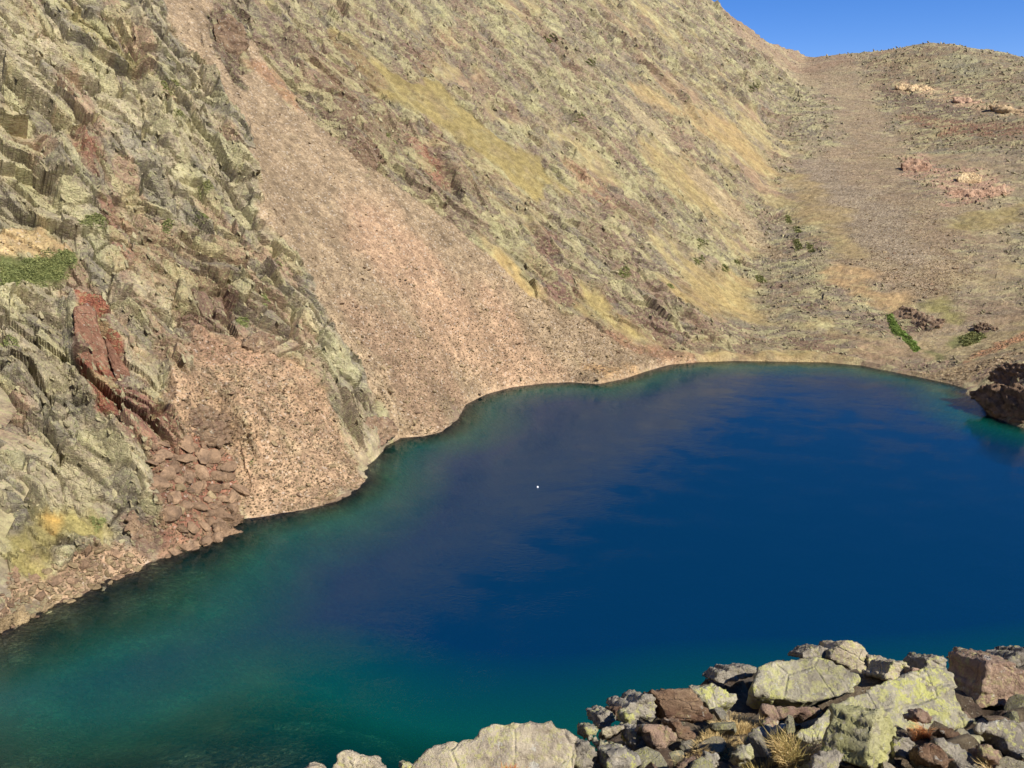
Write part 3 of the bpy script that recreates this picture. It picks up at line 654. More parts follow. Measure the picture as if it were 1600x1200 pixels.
# ------------------------------------------------------------------ crag features, surveyed one by one
far_rock('red_slab', [(112, 482), (135, 468), (150, 482), (158, 515), (170, 560), (178, 600), (170, 628), (150, 640), (136, 625), (124, 580), (116, 530)], 3, MAT['far_slab'], 'rust red upright rock slab in the left crag below the green ledge', 1.4, 'cliff', .5, amp=.09)
far_rock('red_slab', [(160, 520), (175, 540), (200, 575), (208, 610), (196, 640), (182, 632), (178, 590), (168, 555)], 2.4, MAT['far_slab'], 'narrower dark red slab just right of the tall rust red slab', .9, 'cliff', .5, amp=.08)
far_rock('outcrop', [(282, 655), (300, 640), (325, 634), (350, 645), (372, 668), (370, 682), (350, 696), (320, 700), (296, 685)], 3, MAT['far_purple'], 'purple grey outcrop standing above the red boulder field', 1.0)
far_rock('outcrop', [(378, 540), (390, 525), (410, 518), (432, 524), (440, 540), (425, 550), (400, 549)], 2.5, MAT['far_purple'], 'small plum coloured outcrop at the head of the small scree', .9)
far_rock('outcrop', [(568, 665), (582, 652), (600, 648), (620, 660), (624, 678), (606, 692), (586, 706), (572, 722), (564, 700)], 3, MAT['far_purple'], 'dark striped outcrop at the waterline tip of the grey rib', .7)
far_rock('outcrop', [(335, 35), (355, 20), (380, 35), (392, 70), (384, 100), (362, 108), (344, 85), (334, 60)], 3.5, MAT['far_purple'], 'dark purple outcrop in the top of the long scree', .8)
far_rock('outcrop', [(545, 215), (565, 205), (588, 225), (600, 250), (585, 266), (562, 255), (548, 240)], 3, MAT['far_purple'], 'grey outcrop at the right edge of the long scree')
far_rock('outcrop', [(0, 880), (12, 872), (26, 885), (30, 905), (12, 915), (-10, 915), (-10, 890)], 2, MAT['far_red'], 'brown weathered outcrop at the left edge above the shore rubble', .6)
far_rock('outcrop', [(200, 800), (225, 795), (248, 815), (262, 845), (250, 868), (232, 876), (212, 850), (196, 825)], 2, MAT['far_purple'], 'brown slab buttress between the two shore boulder piles', .3)
# bowl and col outcrops
far_rock('outcrop', [(1396, 132), (1415, 130), (1445, 134), (1480, 143), (1482, 150), (1450, 148), (1420, 141), (1400, 139)], 8, MAT['far_cream'], 'left piece of the cream rock band below the right summit', 1, group=None)
far_rock('outcrop', [(1488, 149), (1510, 152), (1540, 160), (1538, 166), (1510, 164), (1490, 157)], 8, MAT['far_orange'], 'middle orange piece of the cream rock band below the right summit', 1)
far_rock('outcrop', [(1545, 163), (1570, 163), (1600, 174), (1625, 182), (1600, 184), (1575, 176), (1550, 172)], 8, MAT['far_cream'], 'right piece of the cream rock band reaching the picture edge', 1)
far_rock('outcrop', [(1408, 255), (1425, 246), (1450, 252), (1466, 268), (1468, 280), (1448, 282), (1430, 272), (1410, 268)], 6, MAT['far_orange'], 'pinkish ledge outcrop on the left in the stony bowl', 1)
far_rock('outcrop', [(1496, 278), (1505, 268), (1522, 268), (1534, 276), (1530, 290), (1512, 293), (1498, 288)], 6, MAT['far_cream'], 'rounded cream knob among the orange ledges of the bowl', 2.5)
far_rock('outcrop', [(1476, 300), (1500, 292), (1530, 296), (1570, 288), (1572, 302), (1545, 310), (1500, 318), (1480, 314)], 6, MAT['far_orange'], 'long low orange outcrop under the cream knob', 1)
far_rock('outcrop', [(1394, 486), (1410, 476), (1430, 482), (1460, 494), (1478, 498), (1470, 510), (1445, 514), (1418, 522), (1402, 512), (1396, 500)], 5, MAT['far_purple'], 'brown humped outcrop beside the bright green moss strip', 1.2)
far_rock('outcrop', [(1522, 512), (1530, 503), (1540, 503), (1550, 510), (1562, 513), (1558, 519), (1530, 520)], 4, MAT['far_purple'], 'small double humped brown outcrop above the shore meadow', .8)
far_rock('outcrop', [(1542, 592), (1552, 576), (1572, 568), (1590, 566), (1610, 570), (1615, 600), (1590, 606), (1560, 602)], 5, MAT['far_red'], 'upper brown crag with a dark hollow on the right shore', 1.5)
far_rock('outcrop', [(1512, 612), (1540, 602), (1575, 600), (1612, 606), (1615, 668), (1590, 664), (1560, 652), (1535, 634)], 5, MAT['far_red'], 'low brown rock point reaching into the water on the right', .8)
far_rock('shore_slab', [(330, 818), (345, 812), (362, 822), (378, 828), (380, 836), (366, 843), (350, 846), (338, 838)], 1.2, MAT['far_red'], 'largest flat reddish slab dipping into the water below the boulder field', .6, 'boulder', .5)
far_rock('shore_slab', [(352, 808), (366, 800), (382, 806), (378, 816), (366, 824), (350, 820)], 1.2, MAT['far_red'], 'tan slab lying right behind the flat reddish shore slab', .6, 'boulder', .5)
far_rock('shore_slab', [(0, 968), (10, 962), (18, 970), (12, 982), (0, 990), (-12, 985)], 1.2, MAT['far_pink'], 'pale wedge boulder at the left edge by the water', .5, 'boulder', .5)
far_rock('shore_slab', [(20, 958), (36, 952), (48, 964), (42, 976), (26, 984), (20, 972)], 1.2, MAT['far_pink'], 'split pink boulder at the left end of the shore rubble', .5, 'boulder', .5)

# ------------------------------------------------------------------ boulders: individual ones in the two piles, then loose on the screes
PROTO = {}
def protos(key, mats, sub, dimset):
    PROTO[key] = []
    for k, dm in enumerate(dimset):
        PROTO[key].append(stone_mesh('boulder', 40 + k * 13 + len(key), dm, sub, 10, .04, MAT[mats[k % len(mats)]]))
flat = [(1, .72, .34), (1, .6, .42), (1, .8, .28), (1, .5, .5), (1, .66, .36), (.9, .85, .45), (1, .55, .3)]
protos('red', ['far_red', 'far_red', 'far_red', 'far_pink'], 2, flat); protos('pink', ['far_pink', 'far_pink', 'far_red'], 2, flat)
def scatter(poly, n, smin, smax, key, what, where, seed, power=2.2, depth_sep=.7, nx=4, ny=3):
    r = np.random.default_rng(seed); P_ = np.array(poly, float); placed = []; info = []
    us = r.uniform(P_[:, 0].min(), P_[:, 0].max(), n * 14); vs = r.uniform(P_[:, 1].min(), P_[:, 1].max(), n * 14)
    ok = inside(us, vs, P_); us = us[ok]; vs = vs[ok]; W, T_ = cast(us, vs)
    sz = np.sort(smin + (smax - smin) * r.random(n) ** power)[::-1]; cnt = 0
    for k in range(len(us)):
        if cnt >= n: break
        s = sz[cnt] * T_[k] / 1200 * .5
        if T_[k] > 1000: continue
        q, nn = seat(W[k, 0], W[k, 1])
        if any((q[0] - a) ** 2 + (q[1] - b) ** 2 < ((s + c) * depth_sep) ** 2 for a, b, c in placed): continue
        placed.append((q[0], q[1], s)); cnt += 1
        nn = Vector(nn); nn.normalize(); nn = nn if nn.z > 0 else -nn
        mi = int(r.integers(len(PROTO[key])))
        o = bpy.data.objects.new('boulder', PROTO[key][mi]); COL.objects.link(o)
        o.location = Vector(q) + nn * s * .15
        o.rotation_euler = (nn.lerp(Vector((0, 0, 1)), .35).to_track_quat('Z', 'Y') @ Matrix.Rotation(r.uniform(0, 6.28), 3, 'Z').to_quaternion() @ Matrix.Rotation(r.normal() * .3, 3, 'X').to_quaternion()).to_euler()
        o.scale = (s, s * r.uniform(.85, 1.2), s * r.uniform(.9, 1.7)); o['category'] = 'boulder'
        cx = int((us[k] - P_[:, 0].min()) / np.ptp(P_[:, 0]) * nx * .999); cy = int((vs[k] - P_[:, 1].min()) / np.ptp(P_[:, 1]) * ny * .999)
        info.append((cx, cy, -s, o))
    HX = {1: [''], 2: ['left', 'right'], 3: ['left', 'middle', 'right'], 4: ['far left', 'centre left', 'centre right', 'far right'], 5: ['far left', 'left', 'middle', 'right', 'far right'], 6: ['leftmost', 'left', 'centre left', 'centre right', 'right', 'rightmost']}[nx]
    HY = {1: [''], 2: ['upper', 'lower'], 3: ['upper', 'middle', 'lower'], 4: ['top', 'upper', 'lower', 'bottom']}[ny]
    rank = {}
    for cx, cy, s, o in sorted(info, key=lambda q: q[:3]):
        rk_ = rank.get((cx, cy), 0); rank[(cx, cy)] = rk_ + 1
        zone = ('%s %s part' % (HY[cy], HX[cx])).replace('  ', ' ').strip()
        if rk_ < 4: o['label'] = '%s %s in the %s of %s' % (['largest', 'second largest', 'third largest', 'fourth largest'][rk_], what, zone, where)
        else: o['label'] = 'small %s in the %s of %s' % (what, zone, where)
        o['group'] = '%s of %s' % (zone, where)
    return placed
scatter([(222, 705), (250, 685), (320, 688), (355, 712), (378, 760), (372, 800), (345, 830), (322, 850), (262, 866), (252, 830), (226, 780)], 165, 7, 34, 'red', 'red brown boulder', 'the tumbled boulder field', 3, 2.8, .5, 3, 4)
scatter([(0, 925), (40, 900), (90, 862), (140, 835), (185, 845), (225, 870), (200, 893), (130, 924), (60, 955), (0, 985)], 120, 6, 22, 'pink', 'pinkish boulder', 'the lower left shore rubble', 4, 2.0, .5, 6, 2)
scatter([(420, 340), (520, 420), (620, 560), (640, 670), (720, 630), (860, 590), (700, 430), (520, 300)], 20, 5, 9, 'pink', 'stone standing out', 'the long scree', 5, 2, .7, 3, 2)

# loose scree stones: one instanced mass
def gn_scatter(name, pts, scl, rot, meshes, **props):
    me = bpy.data.meshes.new(name); me.from_pydata(pts.tolist(), [], [])
    a = me.attributes.new('scl', 'FLOAT', 'POINT'); a.data.foreach_set('value', scl.astype(np.float32))
    a = me.attributes.new('rot', 'FLOAT_VECTOR', 'POINT'); a.data.foreach_set('vector', rot.astype(np.float32).ravel())
    o = link(name, me, None, **props)
    ng = bpy.data.node_groups.new(name, 'GeometryNodeTree')
    ng.interface.new_socket('Geometry', in_out='INPUT', socket_type='NodeSocketGeometry'); ng.interface.new_socket('Geometry', in_out='OUTPUT', socket_type='NodeSocketGeometry')
    gi = ng.nodes.new('NodeGroupInput'); go = ng.nodes.new('NodeGroupOutput'); L = ng.links.new
    jn = ng.nodes.new('GeometryNodeJoinGeometry')
    n = len(meshes); idx = ng.nodes.new('GeometryNodeInputIndex')
    for k, ob in enumerate(meshes):
        oi = ng.nodes.new('GeometryNodeObjectInfo'); oi.inputs['Object'].default_value = ob; oi.transform_space = 'ORIGINAL'; oi.inputs['As Instance'].default_value = True
        md = ng.nodes.new('FunctionNodeCompare'); md.data_type = 'INT'; md.operation = 'EQUAL'
        mo = ng.nodes.new('ShaderNodeMath'); mo.operation = 'MODULO'; mo.inputs[1].default_value = n; L(idx.outputs[0], mo.inputs[0]); L(mo.outputs[0], md.inputs[2]); md.inputs[3].default_value = k
        ip = ng.nodes.new('GeometryNodeInstanceOnPoints'); L(gi.outputs[0], ip.inputs['Points']); L(md.outputs[0], ip.inputs['Selection']); L(oi.outputs['Geometry'], ip.inputs['Instance'])
        s_ = ng.nodes.new('GeometryNodeInputNamedAttribute'); s_.data_type = 'FLOAT'; s_.inputs[0].default_value = 'scl'
        r_ = ng.nodes.new('GeometryNodeInputNamedAttribute'); r_.data_type = 'FLOAT_VECTOR'; r_.inputs[0].default_value = 'rot'
        L(s_.outputs[0], ip.inputs['Scale']); L(r_.outputs[0], ip.inputs['Rotation']); L(ip.outputs[0], jn.inputs[0])
    L(jn.outputs[0], go.inputs[0]); m = o.modifiers.new('scatter', 'NODES'); m.node_group = ng
    return o
# choose ground points where the scree mask is high
fl = (scr > .55) & (db > .4) & dil
J, I = np.nonzero(fl); rsel = np.hypot(P[J, I, 0], P[J, I, 1])
area = rad[J] ** 2 * np.gradient(np.log(rad))[J]
pr = area / np.maximum(rsel, 60) ** 1.7; pr = pr / pr.sum()
NS = 90000
ch = rng.choice(len(J), NS, p=pr); pp = P[J[ch], I[ch]] + rng.normal(size=(NS, 3)) * (.15, .15, 0.02)
rs = rsel[ch]; sc_s = (.09 + .12 * rng.random(NS) ** 3 + .5 * (rng.random(NS) < .012) * rng.random(NS)) * np.maximum(1, (rs / 160) ** .6) * np.clip(1.45 - pp[:, 2] / 45, .6, 1.22)
# reference stones: real boulders on the scree
refs = []
for k in range(4):
    u, v = [(470, 760), (520, 720), (650, 640), (780, 560)][k]
    W, _t = cast([u], [v]); q, nn = seat(W[0, 0], W[0, 1])
    o = bpy.data.objects.new('boulder', stone_mesh('small_stone', 900 + k, [(1, .7, .4), (1, .6, .5), (1, .8, .35), (.9, .6, .45)][k], 1, 7, 0, MAT['far_pink'] if k != 2 else MAT['far_red']))
    COL.objects.link(o); o.location = q; o.scale = (.9, .9, .9); o['category'] = 'boulder'
    o['label'] = ['angular stone low on the small scree near the water', 'angular stone right of the middle of the small scree', 'angular stone near the foot of the long scree', 'angular stone halfway across the foot of the long scree'][k]
    refs.append(o)
gn_scatter('scree_stones', pp, sc_s, rng.uniform(0, 6.28, (NS, 3)) * (.12, .12, 1), refs, kind='stuff', label='loose pink and grey scree stones covering the slopes', category='scree')
# broken rock on the big slope
fl = (rk > .5) & (db > 2) & dil & (Y0 > 66)
J, I = np.nonzero(fl); rsel = np.hypot(P[J, I, 0], P[J, I, 1]); area = rad[J] ** 2 * np.gradient(np.log(rad))[J]; pr = area / np.maximum(rsel, 60) ** 1.6; pr /= pr.sum()
NB = 60000; ch = rng.choice(len(J), NB, p=pr); pp = P[J[ch], I[ch]]; rs = rsel[ch]
rref = []
for k in range(3):
    u, v = [(960, 420), (1010, 380), (900, 350)][k]; W, _t = cast([u], [v]); q, nn = seat(W[0, 0], W[0, 1])
    o = bpy.data.objects.new('boulder', stone_mesh('slope_rock', 950 + k, [(1.5, .6, .4), (1.2, .6, .5), (1.0, .8, .35)][k], 1, 7, 0, MAT['slope_rock'])); COL.objects.link(o); o.location = q; o.scale = (1.2,) * 3
    o['category'] = 'boulder'; o['label'] = ['grey lichened rock above the lower grass patch of the big slope', 'grey lichened rock left of the two green shrubs', 'grey lichened rock beside the reddish streak of the big slope'][k]; rref.append(o)
gn_scatter('slope_rubble', pp, (.12 + .5 * rng.random(NB) ** 4) * np.maximum(1, (rs / 170) ** .6), np.array([.5, -.75, R(140)]) + rng.normal(size=(NB, 3)) * (.3, .3, .35), rref, kind='stuff', label='broken lichened rocks strewn over the big slope', category='rubble')

# ------------------------------------------------------------------ shrubs: dark green mats clinging to ledges
def leaf_material(name, a, b):
    t = NT(name); oi = t.new('ShaderNodeNewGeometry').outputs['Position']
    n = t.noise(oi, 1.1, 4, .6); c = t.mix(t.mr(n, .35, .65), tup(a), tup(b)); rp = t.new('ShaderNodeNewGeometry').outputs['Random Per Island']
    c = t.mix(1, c, t.mix(rp, (.6, .62, .5), (1.45, 1.4, 1.3)), 'MULTIPLY')
    b_ = t.new('ShaderNodeBsdfPrincipled', i_Base_Color=c, i_Roughness=.75); b_.inputs['Specular IOR Level'].default_value = .2
    t.t.links.new(b_.outputs[0], t.out.inputs[0]); return t.m
MAT['shrub'] = leaf_material('shrub_leaves', C(112, 120, 76) * .84, C(146, 150, 98) * .86); MAT['shrub_far'] = leaf_material('far_shrub_leaves', C(118, 126, 80) * .95, C(152, 150, 100) * .95)
MAT['moss'] = leaf_material('bright_moss', C(116, 138, 70) * .85, C(150, 168, 96) * .88)
def tri_mesh(name, V, mat):
    n = len(V) // 3; me = bpy.data.meshes.new(name); me.vertices.add(len(V)); me.vertices.foreach_set('co', V.astype(np.float32).ravel())
    me.loops.add(len(V)); me.loops.foreach_set('vertex_index', np.arange(len(V), dtype=np.int32)); me.polygons.add(n); me.polygons.foreach_set('loop_start', np.arange(0, len(V), 3, dtype=np.int32)); me.update(calc_edges=True)
    me.materials.append(mat); return me
def shrub(outline, h, label, mat='shrub', dens=1., name='juniper_shrub', cat='shrub', group=None):
    Pw, t = wpoly(outline); cx, cy = Pw.mean(0); q0, _n = seat(cx, cy); r = np.random.default_rng(int(abs(outline[0][0] * 7 + outline[0][1])))
    pxm = t / 1200; area = abs(sum(Pw[i, 0] * Pw[i - 1, 1] - Pw[i - 1, 0] * Pw[i, 1] for i in range(len(Pw)))) / 2
    lf = max(.16, pxm * 1.6); n = int(min(9000, max(120, area / lf ** 2 * 7 * dens)))
    x = r.uniform(Pw[:, 0].min() - lf, Pw[:, 0].max() + lf, n * 4); y = r.uniform(Pw[:, 1].min() - lf, Pw[:, 1].max() + lf, n * 4)
    sd = sdist(x, y, Pw) + .5 * fbm(x / (lf * 4), y / (lf * 4), 2, 7) * math.sqrt(area) * .22; m = sd > 0; x = x[m][:n]; y = y[m][:n]; sd = sd[m][:n]
    q, nn = seat(x, y); z = q[:, 2]
    h = h * .7; hh = h * np.minimum(1, sd / (h * 1.2) + .25) * (.65 + .5 * noise2(x / (h * 1.6), y / (h * 1.6), 12)) * r.random(len(x)) ** .4
    c = np.stack([q[:, 0], q[:, 1], z + hh], -1) - q0
    a = r.normal(size=(len(x), 3)); a[:, 2] += .9; a /= np.linalg.norm(a, axis=1, keepdims=True); b = np.cross(a, r.normal(size=(len(x), 3))); b /= np.linalg.norm(b, axis=1, keepdims=True); e = np.cross(a, b)
    s = lf * r.uniform(.5, 1.1, (len(x), 1)); V = np.stack([c + b * s, c - b * s * .6 + e * s * .6, c - b * s * .5 - e * s * .7], 1).reshape(-1, 3)
    o = link(name, tri_mesh(name, V, MAT[mat])); o.location = q0; o['label'] = label; o['category'] = cat
    if group: o['group'] = group
    return o
SHR = [([(0, 402), (30, 396), (70, 390), (105, 386), (122, 402), (112, 422), (95, 434), (60, 436), (25, 440), (0, 450), (-30, 440), (-30, 405)], .8, 'large green mat of low shrubs on the ledge at the left edge'),
 ([(118, 358), (135, 344), (155, 341), (168, 350), (166, 360), (140, 362)], .7, 'green shrub patch just above right of the large shrub mat'),
 ([(245, 138), (262, 134), (274, 146), (272, 158), (252, 158)], .8, 'left green shrub patch high on the grey rib'), ([(274, 142), (290, 140), (301, 152), (296, 163), (278, 158)], .8, 'right green shrub patch high on the grey rib'),
 ([(265, 185), (278, 180), (288, 188), (272, 193)], .6, 'small shrub just below the two high rib shrubs'), ([(312, 278), (326, 275), (337, 290), (322, 294)], .7, 'bright green shrub near the rib edge beside the scree'),
 ([(304, 330), (318, 326), (330, 332), (318, 340)], .6, 'olive shrub below the rib edge shrub'), ([(254, 342), (262, 337), (272, 345), (264, 356), (255, 352)], .6, 'round olive shrub on the middle of the left crag'),
 ([(0, 516), (14, 514), (26, 520), (28, 540), (14, 542), (0, 532)], .6, 'green shrub under the dark crag at the left edge'), ([(408, 458), (418, 458), (420, 472), (412, 474)], .5, 'small green shrub on the lower rib near the scree'),
 ([(428, 402), (440, 404), (444, 420), (432, 422)], .5, 'faint olive shrub where the rib meets the scree'), ([(370, 495), (380, 484), (395, 480), (392, 494), (376, 502)], .5, 'shrub on the hump above the plum outcrop'),
 ([(140, 800), (152, 792), (168, 796), (170, 810), (150, 814)], .5, 'green tuft patch above the shore rubble'), ([(388, 712), (396, 711), (396, 718), (389, 719)], .5, 'tiny green shrub alone on the small scree'),
 ([(1084, 378), (1094, 374), (1102, 384), (1092, 390)], 1.2, 'upper dark green shrub of the pair on the big slope'), ([(1084, 404), (1094, 402), (1100, 410), (1088, 414)], 1.2, 'lower dark green shrub of the pair on the big slope'),
 ([(968, 418), (980, 415), (988, 424), (978, 430), (968, 426)], 1.2, 'green shrub left of the shrub pair above the grass'), ([(1040, 446), (1048, 444), (1054, 450), (1044, 454)], 1.1, 'small shrub at the upper edge of the lower grass field'),
 ([(850, 60), (862, 57), (868, 64), (854, 68)], 1.4, 'dark shrub high on the big slope near the top'), ([(916, 94), (930, 92), (934, 101), (920, 103)], 1.4, 'dark shrub high on the big slope right of the highest one'),
 ([(892, 190), (905, 185), (916, 188), (904, 195)], 1.3, 'flat green shrub above the middle of the big slope'), ([(607, 203), (614, 203), (614, 209), (606, 209)], .8, 'small dark shrub below the upper grass streak'),
 ([(612, 214), (622, 213), (624, 221), (613, 221)], .8, 'olive shrub under the small dark one by the grass streak'), ([(1240, 352), (1248, 352), (1254, 366), (1244, 366)], 1.5, 'upper green shrub of the row on the far slope edge'),
 ([(1238, 374), (1248, 373), (1254, 386), (1244, 392)], 1.5, 'lower green shrub of the row on the far slope edge'), ([(1228, 336), (1236, 336), (1238, 348), (1230, 346)], 1.4, 'highest small shrub of the row on the far slope edge'),
 ([(1262, 380), (1272, 384), (1276, 392), (1264, 392)], 1.4, 'shrub right of the row on the far slope edge'), ([(1180, 428), (1192, 430), (1200, 440), (1184, 440)], 1.3, 'shrub below the far slope shrub row'),
 ([(1148, 402), (1156, 402), (1158, 410), (1148, 410)], 1.2, 'tiny dark shrub between the shrub pair and the row'), ([(1126, 416), (1136, 418), (1138, 426), (1128, 424)], 1.2, 'dark shrub right of the lower shrub of the pair'),
 ([(1172, 134), (1186, 132), (1188, 140), (1174, 142)], 1.6, 'dark shrub high under the skyline ridge'), ([(1500, 524), (1520, 516), (1545, 520), (1530, 534), (1508, 538)], 1.2, 'dark green bush patch on the stony meadow by the far shore')]
for px, h, lb in SHR: shrub(px, h if px[0][0] < 500 else h * .6, lb, 'shrub' if px[0][1] > 300 and px[0][0] < 500 else 'shrub_far')
shrub([(1387, 490), (1394, 490), (1404, 508), (1424, 526), (1440, 544), (1432, 547), (1408, 528), (1392, 512)], .35, 'bright green moss strip along the spring beside the brown hump', 'moss', 1.2, 'moss_strip', 'moss')

# small white float on the water
q = onlake(840, 762)
r0 = bpy.data.objects.new('marker_buoy', None); COL.objects.link(r0); r0.location = (q[0], q[1], 0); r0['label'] = 'tiny white float alone on the open lake'; r0['category'] = 'buoy'
wm = NT('white_plastic'); b_ = wm.new('ShaderNodeBsdfPrincipled', i_Base_Color=(.85, .85, .83, 1), i_Roughness=.4); wm.t.links.new(b_.outputs[0], wm.out.inputs[0])
bm = bmesh.new(); bmesh.ops.create_uvsphere(bm, u_segments=20, v_segments=12, radius=.16); 
for v in bm.verts: v.co.z = v.co.z * .8 + .1
me = bpy.data.meshes.new('float_body'); bm.to_mesh(me); bm.free(); link('float_body', me, wm.m, r0)
bm = bmesh.new(); bmesh.ops.create_cone(bm, cap_ends=True, segments=12, radius1=.05, radius2=.035, depth=.14, matrix=Matrix.Translation((0, 0, .26))); me = bpy.data.meshes.new('top_ring'); bm.to_mesh(me); bm.free(); link('top_ring', me, wm.m, r0)

# ------------------------------------------------------------------ foreground ledge
fx = np.arange(-9.2, 15.2, .07); fy = np.arange(-7.2, 19.2, .07); FX, FY = np.meshgrid(fx, fy)
def ledge(x, y, fine=True):
    z = near(x, y)
    if fine:
        c1, k1, _ = cells(x / .55, y / .4, 701); c2, k2, _ = cells(x / .2, y / .17, 711)
        z = z + .16 * c1 + .07 * c2 + .12 * fbm(x / 1.3, y / 1.3, 4, 720) - .12
    return z
ZF = ledge(FX, FY); me = mesh_grid('ledge_ground', np.stack([FX, FY, ZF], -1), np.ones((len(fy) - 1, len(fx) - 1), bool))
t = NT('ledge_soil'); pos = t.new('ShaderNodeNewGeometry').outputs['Position']
n1 = t.noise(pos, 1.5, 8, .7); n2 = t.noise(pos, 11, 8, .75); n3 = t.noise(pos, 45, 5, .7)
c = t.mix(t.mr(n1, .4, .6), tup(C(128, 104, 82) * .5), tup(C(170, 152, 118) * .6)); c = t.mix(t.mr(n2, .42, .6), t.mix(1, c, (.6, .57, .55), 'MULTIPLY'), c); c = t.mix(t.mr(n3, .6, .7), c, (.42, .38, .28))
bmp = t.new('ShaderNodeBump', i_Height=t.math('ADD', n2, t.math('MULTIPLY', n3, .4)), i_Distance=.08, i_Strength=.9)
b_ = t.new('ShaderNodeBsdfPrincipled', i_Base_Color=c, i_Roughness=.95, i_Normal=bmp.outputs[0]); t.t.links.new(b_.outputs[0], t.out.inputs[0])
link('ledge_ground', me, t.m, kind='structure')

